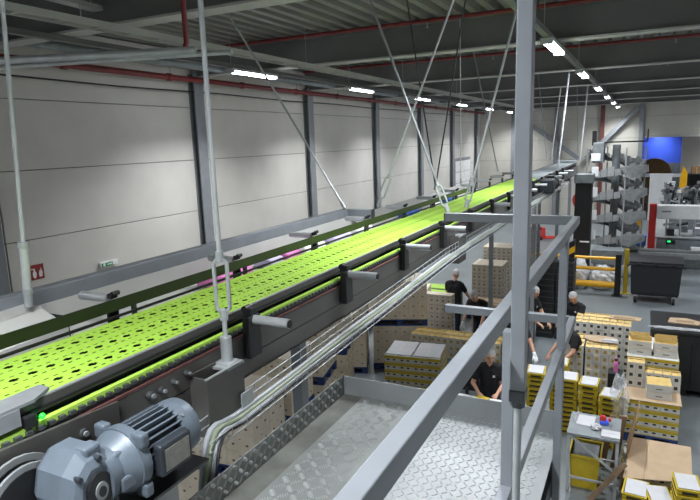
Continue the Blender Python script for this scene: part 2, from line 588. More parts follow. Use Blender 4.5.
m.prism([(0.05, -0.06, -0.02), (0.05, 0.02, -0.02), (0.05, 0.02, 0.0), (0.05, -0.06, 0.0)], (0.003, 0, 0), 'sign_white')
m.prism([(0.05, 0.02, -0.035), (0.05, 0.06, -0.01), (0.05, 0.02, 0.015)], (0.003, 0, 0), 'sign_white')
m.build('arrow', t)
# roll-up door at the far end of the left wall
t = struct(MB().span((XW + 0.031, 31.4, 0), (XW + 0.05, 34.6, 3.9), 'column').build('door_2'))
for k in range(6):
    MB().bbox((XW + 0.065, 33.0, 0.34 + 0.62 * k), (0.03, 3.0, 0.59), 'sign_white', 0.01).build('door_panel', t)

# ================================================================== BELT CONVEYOR
ZB = 4.05
cv = thing('belt_conveyor', 'long overhead conveyor with perforated lime green belt running the length of the hall', 'conveyor', (-2.33, 0.5, 3.7))
OV = Vector((2.33, -0.5, -3.7))       # world -> local of the conveyor


def cpart(m, name, par=cv, kind=None):
    m.v = [tuple(Vector(v) + OV) for v in m.v] if par is cv else m.v
    return m.build(name, par, None, kind)


BX0, BX1 = -2.62, -2.04
m = MB()
cx, cy = 0.167 / 20, 0.0875 / 8
ncol = int(round((BX1 - BX0) / cx))
open_ = {(9, 2), (9, 3), (9, 4), (9, 5), (10, 2), (10, 3), (10, 4), (10, 5), (8, 3), (8, 4), (11, 3), (11, 4), (4, 1), (4, 2), (4, 5), (4, 6), (15, 1), (15, 2), (15, 5), (15, 6)}
y0h, y1h = 0.6, 11.1
nrow = int((y1h - y0h) / cy)
i0 = int(round((-2.515 - BX0) / cx)) - 10
vs = [(BX0 + i * cx, y0h + j * cy, ZB) for j in range(nrow + 1) for i in range(ncol + 1)]
fs = []
for j in range(nrow):
    for i in range(ncol):
        if 0 < i < ncol - 1 and ((i - i0) % 20, j % 8) in open_:
            continue
        a = j * (ncol + 1) + i
        fs.append((a, a + 1, a + ncol + 2, a + ncol + 1))
m.add(vs, fs, 'lime')
ye = y0h + nrow * cy
m.add([(BX0, ye, ZB), (BX1, ye, ZB), (BX1, 13.6, ZB), (BX0, 13.6, ZB)], [(0, 1, 2, 3)], 'lime')
for xx in (BX0, BX1):
    m.add([(xx, y0h, ZB), (xx, 13.6, ZB), (xx, 13.6, ZB - 0.014), (xx, y0h, ZB - 0.014)], [(0, 1, 2, 3)], 'lime_edge')
m.add([(BX0, y0h, ZB), (BX1, y0h, ZB), (BX1, y0h - 0.09, ZB - 0.06), (BX0, y0h - 0.09, ZB - 0.06), (BX1, y0h - 0.1, ZB - 0.16), (BX0, y0h - 0.1, ZB - 0.16)], [(0, 3, 2, 1), (3, 5, 4, 2)], 'lime')
cpart(m, 'belt')
cpart(MB().span((BX0, 13.68, ZB - 0.014), (BX1, 21.0, ZB), 'machine_grey'), 'grey_belt')
cpart(MB().span((BX0 + 0.005, 0.6, ZB - 0.03), (BX1 - 0.005, 21, ZB - 0.0155), 'black'), 'carry_plate')
cpart(MB().span((-2.6, 0.7, 3.76), (-2.0, 21, 3.775), 'steel_dark'), 'bottom_pan')
cpart(MB().span((BX1 + 0.002, 0.7, 4.0), (-2.022, 21, 4.045), 'black'), 'gap_strip')  # black strip standing in for the dark gap between belt and guide rail
m = MB()
m.span((-2.02, 0.95, 4.035), (-1.99, 21, 4.085), 'frame_plate')
m.span((-2.006, 0.95, 4.085), (-1.996, 21, 4.09), 'stainless')  # pale strip that paints in the highlight along the rail's top edge
m.span((-1.99, 0.95, 4.045), (-1.982, 21, 4.055), 'black')
cpart(m, 'guide_rail')
cpart(MB().span((-1.988, 1.1, 3.97), (-1.962, 13.6, 4.012), 'lime_edge'), 'return_belt_edge')
m = MB().span((-1.962, 1.1, 3.955), (-1.952, 21, 3.985), 'black')
k = 1.12
while k < 9.5:
    m.span((-1.962, k, 3.985), (-1.944, k + 0.024, 4.0), 'steel_dark')
    k += 0.045
cpart(m, 'chain_comb', kind='stuff')
cpart(MB().span((-1.952, 1.1, 3.955), (-1.938, 21, 3.966), 'red_strip'), 'red_wear_strip')
for s_, (xa, xb) in enumerate(((-1.955, -1.94), (-2.70, -2.685))):
    m = MB()
    m.span((xa, 1.55, 3.835), (xb, 21, 3.953), 'frame_plate')
    m.span((xa, 1.55, 3.725), (xb, 21, 3.827), 'frame_plate')
    m.span((xa + 0.003, 1.5, 3.73), (xb - 0.003, 21, 3.95), 'black')
    m.span((min(xa, xb) - 0.03, 1.5, 3.715), (max(xa, xb) + 0.006, 21, 3.727), 'black')
    cpart(m, 'side_frame')
# drive end plate (rounded) with bolts
m = MB()
poly = [(-1.945, 1.6, 3.955), (-1.945, 1.6, 3.6), (-1.945, 1.15, 3.55)]
for a in range(0, 10):
    t_ = R(250 - a * 18)
    poly.append((-1.945, 0.95 + 0.24 * math.cos(t_), 3.78 + 0.22 * math.sin(t_)))
cpart(MB().prism(poly, (0.018, 0, 0), 'frame_plate'), 'drive_plate')
for (yy, zz, rr) in ((1.02, 3.86, 0.022), (0.9, 3.9, 0.018), (1.42, 3.9, 0.02), (1.2, 3.905, 0.02), (1.85, 3.9, 0.018), (1.93, 3.91, 0.014), (1.78, 3.905, 0.02), (2.02, 3.92, 0.014)):
    m = MB().cyl((-1.94, yy, zz), (-1.915, yy, zz), rr, 'steel_dark', 10)
    m.cyl((-1.915, yy, zz), (-1.905, yy, zz), rr * 0.6, 'steel', 6)
    cpart(m, 'bolt')
# drive sprocket guard discs and bearing
m = MB()
for xx, rr in ((-1.9, 0.17), (-1.86, 0.15)):
    m.cyl((xx, 1.12, 3.79), (xx + 0.012, 1.12, 3.79), rr, 'steel', 28)
    m.cyl((xx + 0.012, 1.12, 3.79), (xx + 0.016, 1.12, 3.79), rr * 0.86, 'black', 28)
cpart(m, 'sprocket_disc')
m = MB().cyl((-1.93, 0.93, 3.86), (-1.88, 0.93, 3.86), 0.07, 'steel_dark', 16).cyl((-1.88, 0.93, 3.86), (-1.86, 0.93, 3.86), 0.045, 'steel', 16)
cpart(m, 'shaft_bearing')
# transfer plate and sensor at the drive end
m = MB().prism([(-2.07, 0.6, 4.094), (-1.96, 0.6, 4.094), (-1.96, 1.26, 4.094), (-2.01, 1.36, 4.094), (-2.07, 1.36, 4.094)], (0, 0, 0.012), 'steel').span((-1.965, 0.6, 4.03), (-1.957, 1.2, 4.094), 'steel')
cpart(m, 'transfer_plate')
cpart(MB().bbox((-1.965, 1.235, 4.03), (0.03, 0.05, 0.05), 'black', 0.005), 'sensor')
cpart(MB().ell((-1.947, 1.275, 4.035), (0.012, 0.012, 0.012), 'led_green', 8, 6), 'status_light')
# arms on both sides: black clamp block and a bare tube
for side in (1, -1):
    X = -1.94 if side == 1 else -2.70
    for k in range(13):
        y = 2.53 + 1.175 * k if side == 1 else 2.30 + 1.175 * k
        zo = 0.0 if side == 1 else 0.1
        fs_ = 1.0 if side == 1 else 0.62
        m = MB()
        m.bbox((X + side * 0.03, y, 3.95 + zo), (0.05 * fs_, 0.11 * fs_, 0.24 * fs_), 'black', 0.006)
        m.bbox((X + side * 0.02, y, 4.085 + zo - (0.02 if side < 0 else 0)), (0.06 * fs_, 0.05, 0.05 * fs_), 'black', 0.006)
        m.cyl((X, y - 0.02, 4.1 + zo * 0.8), (X, y + 0.03, 4.1 + zo * 0.8), 0.022 * fs_, 'black', 10)
        b = cpart(m, 'clamp_block')
        m = MB().cyl((X + side * 0.05, y, 4.045 + zo), (X + side * 0.28, y, 4.045 + zo), 0.027, 'stainless', 16)
        m.cyl((X + side * 0.28, y, 4.045 + zo), (X + side * 0.286, y, 4.045 + zo), 0.022, 'black', 16)
        cpart(m, 'support_tube')
# tinted side guard on the far side, carried on small clips
m = MB().span((-2.668, 0.8, 4.09), (-2.66, 9.9, 4.158), 'guard')
cpart(m, 'side_guard')
for k in range(9):
    m = MB().span((-2.69, 1.3 + 1.1 * k, 3.94), (-2.669, 1.325 + 1.1 * k, 4.15), 'steel_dark')
    cpart(m, 'guard_clip')
cpart(MB().span((-2.66, 0.8, 4.052), (-2.645, 21, 4.066), 'black'), 'far_wear_strip')
# hanger bracket plates on the near side
for y in (2.2, 6.55, 11.0, 15.5):
    m = MB()
    m.span((-1.938, y - 0.16, 3.58), (-1.926, y + 0.13, 3.9), 'frame_plate')
    m.span((-1.926, y - 0.16, 3.58), (-1.83, y - 0.15, 3.89), 'frame_plate')
    m.span((-1.84, y - 0.15, 3.58), (-1.83, y + 0.13, 3.885), 'frame_plate')
    m.span((-1.842, y - 0.162, 3.885), (-1.828, y + 0.13, 3.892), 'stainless')
    m.span((-1.938, y - 0.0, 3.872), (-1.83, y + 0.14, 3.885), 'stainless')
    m.cyl((-1.83, y + 0.1, 3.66), (-1.815, y + 0.1, 3.66), 0.012, 'galv', 6)
    cpart(m, 'hanger_bracket')
# far end: head drum housing where the belt meets the spiral
m = MB().bbox((-2.33, 21.1, 3.95), (0.64, 0.4, 0.4), 'machine_grey', 0.03)
cpart(m, 'head_housing')
for y in (12.0, 15.6, 18.3):
    m = MB()
    for sx in (-2.75, -1.9):
        m.span((sx - 0.04, y - 0.04, 0), (sx + 0.04, y + 0.04, 3.72), 'rail')
        m.span((sx - 0.1, y - 0.1, 0), (sx + 0.1, y + 0.1, 0.015), 'rail')
    m.span((-2.75, y - 0.04, 3.64), (-1.9, y + 0.04, 3.72), 'rail')
    cpart(m, 'support_leg')
m = MB().span((-2.14, 3.26, 0), (-2.06, 3.34, 3.72), 'rail').span((-2.2, 3.2, 0), (-2.0, 3.4, 0.015), 'rail')
cpart(m, 'support_leg')

# ---- gear motor
AX, AZ = -1.72, 3.79
gm = thing('gear_motor', 'blue-grey finned electric gear motor bolted to the conveyor drive end', 'motor', (AX, 1.402, AZ + 0.045))
gm.scale = (0.98, 0.76, 0.99)
RM = 0.105
m = MB().cyl((0, 0.05, 0), (0, 0.33, 0), RM * 0.93, 'motor_dark', 24)
m.build('stator', gm)
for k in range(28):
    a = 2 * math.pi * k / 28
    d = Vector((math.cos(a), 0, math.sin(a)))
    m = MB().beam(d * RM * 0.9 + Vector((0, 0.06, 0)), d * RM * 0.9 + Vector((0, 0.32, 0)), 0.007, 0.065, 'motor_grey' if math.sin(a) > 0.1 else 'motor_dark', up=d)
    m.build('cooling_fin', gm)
m = MB().bbox((RM + 0.03, 0.19, -0.005), (0.05, 0.22, 0.13), 'motor_dark', 0.012)
tb = m.build('terminal_box', gm)
MB().bbox((RM + 0.057, 0.19, -0.005), (0.004, 0.17, 0.09), 'nameplate', 0.001).build('nameplate', tb)
m = MB().cyl((0, 0.0, 0), (0, 0.055, 0), RM * 1.28, 'motor_grey', 28)
for sx in (-1, 1):
    for sz in (-1, 1):
        m.bbox((sx * RM * 0.95, 0.03, sz * RM * 0.95), (0.06, 0.055, 0.06), 'motor_grey', 0.012)
m.build('front_flange', gm)
m = MB()
prev = None
prf = [(0.31, 1.16), (0.38, 1.18), (0.43, 1.14), (0.45, 1.0), (0.452, 0.5)]
for (a_, b_) in zip(prf[:-1], prf[1:]):
    m.cyl((0, a_[0], 0), (0, b_[0], 0), RM * a_[1], 'motor_grey', 28, r2=RM * b_[1], cap=False)
m.cyl((0, 0.31, 0), (0, 0.311, 0), RM * 1.16, 'motor_grey', 28)
m.cyl((0, 0.448, 0), (0, 0.4525, 0), RM * 0.55, 'motor_dark', 28)
fc = m.build('fan_cover', gm)
for k in range(4):
    a = R(45 + 90 * k)
    MB().cyl((math.cos(a) * RM * 1.17, 0.34, math.sin(a) * RM * 1.17), (math.cos(a) * RM * 1.22, 0.34, math.sin(a) * RM * 1.22), 0.008, 'steel', 6).build('screw', fc)
m = MB()
for (a_, b_, ra, rb) in ((-0.02, 0.0, 0.12, 0.128), (-0.08, -0.02, 0.10, 0.12), (-0.16, -0.08, 0.115, 0.10)):
    m.cyl((0, a_, 0), (0, b_, 0), ra, 'motor_grey', 24, r2=rb)
m.bbox((0.05, -0.05, 0.06), (0.05, 0.10, 0.05), 'motor_grey', 0.012)
m.bbox((0.085, -0.07, -0.03), (0.05, 0.09, 0.06), 'motor_grey', 0.012)
m.build('gear_neck', gm)
# bevel gear housing: an octagonal casing with its hub facing the camera side
m = MB()
cy_, cz_ = -0.215, 0.0
for (x0, x1, r0, r1) in ((-0.12, -0.09, 0.135, 0.155), (-0.09, 0.03, 0.155, 0.155), (0.03, 0.07, 0.155, 0.12), (0.07, 0.085, 0.12, 0.09)):
    n = 10
    pa = [(x0, cy_ + r0 * math.cos(2 * math.pi * k / n), cz_ + r0 * math.sin(2 * math.pi * k / n)) for k in range(n)]
    pb = [(x1, cy_ + r1 * math.cos(2 * math.pi * k / n), cz_ + r1 * math.sin(2 * math.pi * k / n)) for k in range(n)]
    m.add(pa + pb, [(k, (k + 1) % n, (k + 1) % n + n, k + n) for k in range(n)] + [list(range(n))[::-1], list(range(n, 2 * n))], 'motor_grey')
m.bbox((0.03, cy_ + 0.02, 0.13), (0.06, 0.09, 0.05), 'motor_grey', 0.012)
m.bbox((0.05, cy_ - 0.09, -0.06), (0.05, 0.06, 0.08), 'motor_grey', 0.012)
m.bbox((-0.06, cy_, -0.15), (0.12, 0.2, 0.04), 'motor_grey', 0.01)
gh = m.build('gear_housing', gm)
m = MB().cyl((0.08, cy_, 0), (0.098, cy_, 0), 0.07, 'black', 24).cyl((0.098, cy_, 0), (0.104, cy_, 0), 0.034, 'steel', 20).cyl((0.104, cy_, 0), (0.107, cy_, 0), 0.02, 'black', 16)
m.build('output_hub', gh)
for k in range(6):
    a = R(60 * k + 20)
    MB().cyl((0.06, cy_ + 0.115 * math.cos(a), 0.115 * math.sin(a)), (0.09, cy_ + 0.115 * math.cos(a), 0.115 * math.sin(a)), 0.012, 'motor_dark', 8).build('plug', gh)
m = MB().cyl((-0.16, cy_, 0), (-0.12, cy_, 0), 0.05, 'steel', 16)
m.build('output_shaft', gh)
MB().prism([(-0.2, -0.36, -0.17), (-0.2, 0.5, -0.17), (0.1, 0.5, -0.17), (0.1, -0.36, -0.17)], (0, 0, -0.012), 'steel_dark').build('mounting_plate', gm)
# second, far motor on the near side of the belt
fm = thing('gear_motor', 'small black gear motor on the conveyor side far down the hall', 'motor', (-1.78, 13.0, 3.95))
MB().cyl((0, 0, 0), (0, 0.5, 0), 0.14, 'black_soft', 18).build('stator', fm)
MB().cyl((0, 0.5, 0), (0, 0.62, 0), 0.155, 'black', 18).build('fan_cover', fm)
MB().bbox((0.0, -0.15, 0), (0.28, 0.3, 0.3), 'motor_dark', 0.04).build('gear_housing', fm)
MB().bbox((0.02, 0.22, 0.16), (0.14, 0.18, 0.08), 'black', 0.015).build('terminal_box', fm)

# ---- square-tube frame on the far side
sf = thing('support_frame', 'grey square tube frame along the far side of the green belt', 'frame', (-3.2, 1.0, 4.15))
MB().bbox((0, 2.6, 0), (0.09, 5.4, 0.10), 'rail', 0.006).build('long_tube', sf)
MB().bbox((0.2, 5.26, 0), (0.31, 0.09, 0.10), 'rail', 0.006).bbox((0.358, 5.26, 0), (0.008, 0.092, 0.102), 'steel_dark', 0.001).build('end_tube', sf)
for y in (1.75, 4.9):
    MB().bbox((0.03, y, -0.22), (0.08, 0.12, 0.36), 'rail', 0.006).build('post', sf)
    MB().bbox((0.26, y, -0.36), (0.5, 0.08, 0.08), 'rail', 0.006).build('cross_arm', sf)
# light grey panel and a low side conveyor carrying packages behind the guard
sc_ = thing('side_conveyor', 'narrow grey conveyor behind the tinted guard carrying small packages', 'conveyor', (-2.96, 1.3, 3.9))
MB().span((-0.16, 0, 0.0), (0.16, 12.0, 0.03), 'flange').build('belt', sc_)
MB().span((-0.172, 0.7, 0.03), (-0.162, 10.0, 0.215), 'flange').build('back_panel', sc_)
MB().span((-0.29, 0, -0.05), (-0.16, 12.0, 0.0), 'steel_dark').span((0.16, 0, -0.05), (0.2, 12.0, 0.0), 'steel_dark').build('frame', sc_)
pk = [('pink', 'pink package', 2.3, 0.5), ('lilac', 'lilac package', 2.9, 0.22), ('pink', 'pink package', 3.2, 0.25), ('sign_white', 'white package', 3.6, 0.4), ('lilac', 'lilac package', 4.2, 0.4), ('sign_white', 'white package', 4.8, 0.35), ('blue_bright', 'blue package', 6.4, 0.4), ('sign_white', 'white package', 7.4, 0.4), ('blue_bright', 'blue package', 8.2, 0.4)]
for q, (mn, lab, y, ln) in enumerate(pk):
    w = ['leading', 'second', 'third', 'fourth', 'fifth', 'sixth', 'seventh', 'eighth', 'ninth'][q]
    m = MB().bbox((0, 0, 0.045), (0.2, ln, 0.085), mn, 0.03).bbox((0, 0, 0.088), (0.12, ln * 0.7, 0.006), 'sign_white', 0.002)
    tag(m.build('package', None, (-2.94, 1.3 + y, 3.932)), '%s on the side conveyor, %s from the camera end' % (lab, w), 'package', 'packages on the side conveyor')
# sloped cover box at the far left
cb = thing('cover_box', 'light grey sloped sheet metal cover at the left edge behind the belt', 'cover', (-3.0, 1.1, 3.9))
m = MB().prism([(-0.22, 0, 0), (-0.22, 0.95, 0), (-0.22, 0.95, 0.24), (-0.22, 0, 0.2)], (0.22, 0, 0), 'flange')
m.build('lid_back', cb)
m = MB().prism([(0.004, 0, 0), (0.004, 0.95, 0), (0.004, 0.95, 0.23), (0.004, 0, 0.19)], (0.2, 0, 0), 'flange')
m.v = [(v[0], v[1], v[2] - (0.08 if v[0] > 0.15 and v[2] > 0.05 else 0)) for v in m.v]
m.build('lid_front', cb)
MB().bbox((-0.01, 0.96, 0.1), (0.4, 0.02, 0.2), 'black', 0.005).build('rubber_edge', cb)
MB().cyl((0.16, 0.75, 0.12), (0.16, 0.75, 0.2), 0.02, 'stainless', 8).build('knob', cb)

# ---- hanger rods
def hang(label, a, b, r=0.012, buckle=None, mt='galv_pipe', clev=True):
    a, b = Vector(a), Vector(b)
    d = b - a
    if d.z > 0.01:                       # carry on up to the deck
        b = a + d * ((ZD - a.z) / d.z)
    d = b - a
    t = thing('hanger_rod', label, 'rod', a)
    u = d.normalized()
    if buckle:
        s0, s1, bm_ = buckle
        MB().cyl((0, 0, 0), u * (s0 + 0.03), r, mt, 10).cyl(u * (s1 - 0.03), d, r, mt, 10).build('rod', t)
        x = u.cross(Vector((0.45, -0.89, 0))).normalized()
        x = u.orthogonal().normalized() if x.length < 0.1 else x
        m = MB()
        for sgn in (-1, 1):
            pts = [u * s0, u * (s0 + 0.03) + x * sgn * 0.033, u * (s1 - 0.03) + x * sgn * 0.033, u * s1]
            m.tube(pts, 0.011, 'galv', 8)
        m.cyl(u * (s0 - 0.03), u * (s0 + 0.025), 0.022, 'galv', 6)
        m.cyl(u * (s1 - 0.025), u * (s1 + 0.03), 0.022, 'galv', 6)
        m.build('turnbuckle', t)
    else:
        MB().cyl((0, 0, 0), d, r, mt, 10).build('rod', t)
    if clev:
        m = MB().cyl((0, 0, 0), u * 0.07, r * 2.0, 'galv', 10)
        m.cyl(u * 0.07, u * 0.1, r * 1.5, 'galv', 6)
        m.build('clevis', t)
    return t


t = hang('vertical hanger rod with long turnbuckle beside the near edge of the belt', (-1.885, 2.27, 3.9), (-1.885, 2.27, 7), 0.0125, (0.25, 0.55, 1))
MB().cyl((0, 0, 0.0), (0, 0, 0.13), 0.03, 'galv', 10).bbox((0, 0, -0.012), (0.09, 0.09, 0.024), 'galv', 0.004).build('lock_nut', t)
b = at_x(28, 300, -2.98)
q_ = at_y(2, 0, b.y)
t = hang('galvanised hanger pipe at the left edge, above the sloped cover', (b.x, b.y, 4.17), (q_.x, q_.y, q_.z), 0.011)
u_ = (q_ - Vector((b.x, b.y, 4.17))).normalized()
MB().cyl(u_ * 0.1, u_ * 0.33, 0.023, 'galv_pipe', 12).cyl(u_ * 0.33, u_ * 0.36, 0.03, 'galv', 12).cyl(u_ * 0.07, u_ * 0.1, 0.028, 'galv', 12).build('sleeve', t)


def hang_px(label, pb, pt, X, r=0.011, buckle=None, mt='galv_pipe', zmin=None):
    a = at_x(pb[0], pb[1], X)
    hang(label, a, at_y(pt[0], pt[1], a.y), r, buckle, mt)


hang_px('slanting hanger rod rising left from the end of the grey square tube frame', (345, 208), (220, 0), -3.18, 0.013)
hang_px('slanting hanger rod rising left from the near belt edge at the crossing pair', (448, 212), (370, 0), -1.97, 0.014, (0.06, 0.34, 1), 'steel')
hang_px('bright slanting hanger rod rising right from the far belt edge at the crossing pair', (378, 206), (450, 10), -2.95, 0.013, (0.1, 0.4, 1))
hang_px('bright slanting hanger rod rising right just left of the tall grey post', (466, 207), (513, 25), -1.97, 0.015, (0.06, 0.4, 1))
hang_px('thin dark hanger rod leaning right above the far belt edge', (435, 190), (447, 115), -2.9, 0.012, None, 'steel_dark')
hang_px('thin dark hanger rod leaning left above the far belt edge', (436, 190), (425, 118), -2.92, 0.012, None, 'steel_dark')
hang_px('thin grey hanger rod leaning left, left of the tall post', (498, 172), (465, 10), -2.9, 0.013, None, 'steel')
hang_px('thin upright hanger rod above the far belt edge before the tall post', (461, 184), (460, 0), -2.9, 0.008)
hang_px('thin grey hanger rod leaning left, just right of the tall post', (547, 158), (532, 20), -2.9, 0.015, None, 'steel')
hang_px('pale hanger rod leaning right, second beyond the tall post', (551, 160), (561, 86), -2.8, 0.02)
hang_px('bright hanger rod leaning right above the far black motor', (558, 168), (570, 65), -1.97, 0.024)
hang_px('pale hanger rod leaning right, farthest along the belt', (580, 160), (588, 86), -1.95, 0.026)
hang_px('thin upright hanger rod near the far end of the belt', (578, 156), (577, 79), -2.1, 0.014, None, 'steel')

# ---- wire cable tray between conveyor and platform
ct = thing('cable_tray', 'wire mesh cable tray between the conveyor and the platform', 'cable tray', (-1.78, 1.9, 3.6))


def trayz(y):
    return 3.60 + 0.035 * min(y - 1.9, 4)


m = MB()
for dx, dz in ((-0.06, 0.1), (-0.06, 0.05), (-0.06, 0), (0, 0), (0.06, 0), (0.06, 0.05)):
    m.tube([(dx, y - 1.9, trayz(y) - 3.6 + dz) for y in [1.9 + 0.5 * k for k in range(30)]], 0.0035, 'galv', 5)
m.build('long_wires', ct)
for k in range(120):
    y = 1.95 + 0.12 * k
    z = trayz(y) - 3.6
    MB().tube([(-0.06, y - 1.9, z + 0.103), (-0.06, y - 1.9, z - 0.004), (0.06, y - 1.9, z - 0.004), (0.06, y - 1.9, z + 0.053)], 0.0035, 'galv', 4).build('cross_wire', ct)
MB().bbox((-0.03, 0.42, 0.06), (0.008, 0.1, 0.13), 'galv', 0.002).bbox((-0.005, 0.42, 0.0), (0.06, 0.1, 0.008), 'galv', 0.002).build('mounting_bracket', ct)
for q, (dx, mt, r_, nm) in enumerate(((-0.035, 'cable_white', 0.016, 'pale grey hose bundle lying in the cable tray'), (-0.002, 'cable_green', 0.015, 'grey-green cable lying in the cable tray'), (0.026, 'cable_white', 0.010, 'thin white cable lying in the cable tray'), (0.045, 'cable_black', 0.007, 'thin black cable lying in the cable tray'))):
    pts = [(-1.69 + dx * 0.8, 1.80, 3.0), (-1.69 + dx * 0.8, 1.81, 3.32), (-1.71 + dx, 1.87, 3.52), (-1.76 + dx, 2.0, trayz(2.0) + 0.035 + r_)]
    for k in range(26):
        y = 2.2 + 0.5 * k
        pts.append((-1.78 + dx + 0.006 * math.sin(k * 1.7 + q), y, trayz(y) + 0.004 + r_))
    b = Vector(pts[0])
    # smooth
    sm_ = []
    for i in range(len(pts) - 1):
        p0, p1, p2, p3 = [Vector(pts[max(0, min(len(pts) - 1, i + e))]) for e in (-1, 0, 1, 2)]
        for u in ((0, 0.33, 0.66) if i < 6 else (0,)):
            sm_.append(0.5 * ((2 * p1) + (p2 - p0) * u + (2 * p0 - 5 * p1 + 4 * p2 - p3) * u * u + (3 * p1 - p0 - 3 * p2 + p3) * u ** 3) - b)
    sm_.append(Vector(pts[-1]) - b)
    tag(MB().tube(sm_, r_, mt, 8).build('cable', None, b), nm, 'cable')

# ================================================================== PLATFORM
ZP = 3.45
pf = thing('service_platform', 'raised service platform of aluminium tread plate with upturned edges', 'platform', (-0.95, 0.0, ZP))
PX0, PX1, PYe = -1.60 + 0.95, -0.32 + 0.95, 3.03
XM = -1.47 + 0.95
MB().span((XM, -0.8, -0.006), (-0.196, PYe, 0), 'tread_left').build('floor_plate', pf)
MB().span((-0.194, -0.8, -0.006), (PX1, PYe, 0), 'tread').build('floor_plate', pf)
MB().span((PX0, -0.8, -0.012), (XM - 0.002, PYe, -0.004), 'tread_dirty').build('edge_plate', pf)


def treads(u0, u1, v0, v1, pitch, ln, wd, ht, place, quint, mt='tread_bar'):
    m = MB()
    nu, nv = int((u1 - u0) / pitch), int((v1 - v0) / pitch)
    for i in range(nu):
        for j in range(nv):
            cu, cv_ = u0 + (i + 0.5) * pitch, v0 + (j + 0.5) * pitch
            a = R(45) if (i + j) % 2 == 0 else R(-45)
            offs = [(-2 + k) * pitch * 0.2 for k in range(5)] if quint else [0]
            for o in offs:
                ou, ov = cu - math.sin(a) * o, cv_ + math.cos(a) * o
                L = ln * (1 - 0.25 * abs(o) / (pitch * 0.4)) if quint else ln
                ca, sa = math.cos(a), math.sin(a)
                pts = [(-L / 2, 0, 0.0), (0, -wd / 2, 0.0), (L / 2, 0, 0.0), (0, wd / 2, 0.0), (-L / 4, 0, ht), (L / 4, 0, ht)]
                vs_ = [place(ou + p[0] * ca - p[1] * sa, ov + p[0] * sa + p[1] * ca, p[2]) for p in pts]
                m.add(vs_, [(0, 1, 4), (1, 5, 4), (1, 2, 5), (2, 3, 5), (3, 4, 5), (3, 0, 4)], mt)
    return m


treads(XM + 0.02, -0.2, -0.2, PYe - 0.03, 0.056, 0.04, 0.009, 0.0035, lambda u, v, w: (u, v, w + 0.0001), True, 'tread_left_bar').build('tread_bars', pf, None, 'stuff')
treads(-0.19, PX1 - 0.005, -0.2, PYe - 0.03, 0.034, 0.036, 0.011, 0.003, lambda u, v, w: (u, v, w + 0.0001), False).build('tread_bars', pf, None, 'stuff')
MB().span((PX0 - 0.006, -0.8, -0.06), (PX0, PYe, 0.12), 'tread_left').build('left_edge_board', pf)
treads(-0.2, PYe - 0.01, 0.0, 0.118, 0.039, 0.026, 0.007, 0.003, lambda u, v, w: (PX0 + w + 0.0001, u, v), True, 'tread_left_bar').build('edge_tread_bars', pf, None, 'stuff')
MB().span((PX0, PYe - 0.006, -0.06), (PX1, PYe, 0.115), 'tread').build('end_edge_board', pf)
for y in (0.2, 1.6, 3.0):
    MB().span((PX0, y - 0.04, -0.11), (PX1, y + 0.04, -0.02), 'rail').build('cross_beam', pf)

for x in (PX0 + 0.04, PX1 - 0.03):
    MB().bbox((x, 1.2, -0.16), (0.06, 3.9, 0.1), 'steel_dark', 0.004).build('side_beam', pf)
MB().bbox((PX0 + 0.1, 3.02, -1.78), (0.08, 0.08, 3.34), 'rail', 0.004).build('support_leg', pf)
MB().bbox((PX1 - 0.12, -0.5, -1.78), (0.08, 0.08, 3.34), 'rail', 0.004).bbox((PX0 + 0.1, -0.5, -1.78), (0.08, 0.08, 3.34), 'rail', 0.004).build('support_leg', pf)
MB().bbox((PX1 - 0.1, 3.02, -1.78), (0.08, 0.08, 3.34), 'rail', 0.004).build('support_leg', pf)
# slotted strut hanging on the platform edge
t = thing('slotted_strut', 'tan slotted steel strut under the right platform edge', 'strut', (-0.27, 2.42, 3.0))
m = MB().bbox((0, 0, 0.0), (0.035, 0.05, 0.8), 'kraft', 0.004)
m.build('channel', t)
for k in range(14):
    MB().box((0.0185, 0, -0.36 + 0.055 * k), (0.002, 0.018, 0.03), 'black').build('slot', t)
# ---- railing
rl = thing('railing', 'grey square tube guard railing around the platform', 'railing', (-0.297, 0.0, ZP))
ZT, ZM = 4.551 - ZP, 4.0 - ZP
MB().bbox((-0.004, 1.0, ZT), (0.034, 4.56, 0.042), 'rail', 0.003).build('top_rail', rl)
MB().bbox((-0.004, 1.0, ZM), (0.034, 4.56, 0.042), 'rail', 0.003).build('mid_rail', rl)
MB().bbox((-0.37, 3.262, ZT), (0.698, 0.036, 0.048), 'rail', 0.003).bbox((-0.721, 3.262, ZT), (0.005, 0.038, 0.05), 'steel_dark', 0.001).build('end_top_rail', rl)
MB().bbox((-0.37, 3.262, ZM), (0.698, 0.036, 0.046), 'rail', 0.003).bbox((-0.721, 3.262, ZM), (0.005, 0.038, 0.048), 'steel_dark', 0.001).build('end_mid_rail', rl)
MB().bbox((-0.003, 2.75, 0.36), (0.036, 0.04, 1.44), 'rail', 0.003).build('corner_post', rl)
MB().bbox((-0.004, 1.55, 0.5), (0.034, 0.036, 1.06), 'rail', 0.003).build('post', rl)
MB().bbox((-0.004, -0.6, 0.5), (0.034, 0.036, 1.06), 'rail', 0.003).build('post', rl)
# ---- tall hanging post in front of the rail
hp = thing('hanging_post', 'tall grey square tube post hanging from the roof in front of the railing', 'post', (-0.228, 1.28, 4.41))
MB().bbox((0, 0, 1.35), (0.033, 0.034, 2.68), 'rail', 0.0025).build('tube', hp)
MB().bbox((0, 0, 0.01), (0.036, 0.038, 0.03), 'steel_dark', 0.003).cyl((0, 0, -0.02), (0, 0, -0.002), 0.016, 'steel_dark', 6).build('end_cap', hp)
MB().cyl((0, 0, -1.03), (0, 0, -0.02), 0.0095, 'galv', 12).build('threaded_rod', hp)
MB().bbox((-0.02, 0, -1.03), (0.12, 0.06, 0.02), 'galv', 0.003).build('foot_plate', hp)
MB().bbox((0, 0, 2.70), (0.12, 0.12, 0.015), 'steel_dark', 0.003).build('top_plate', hp)

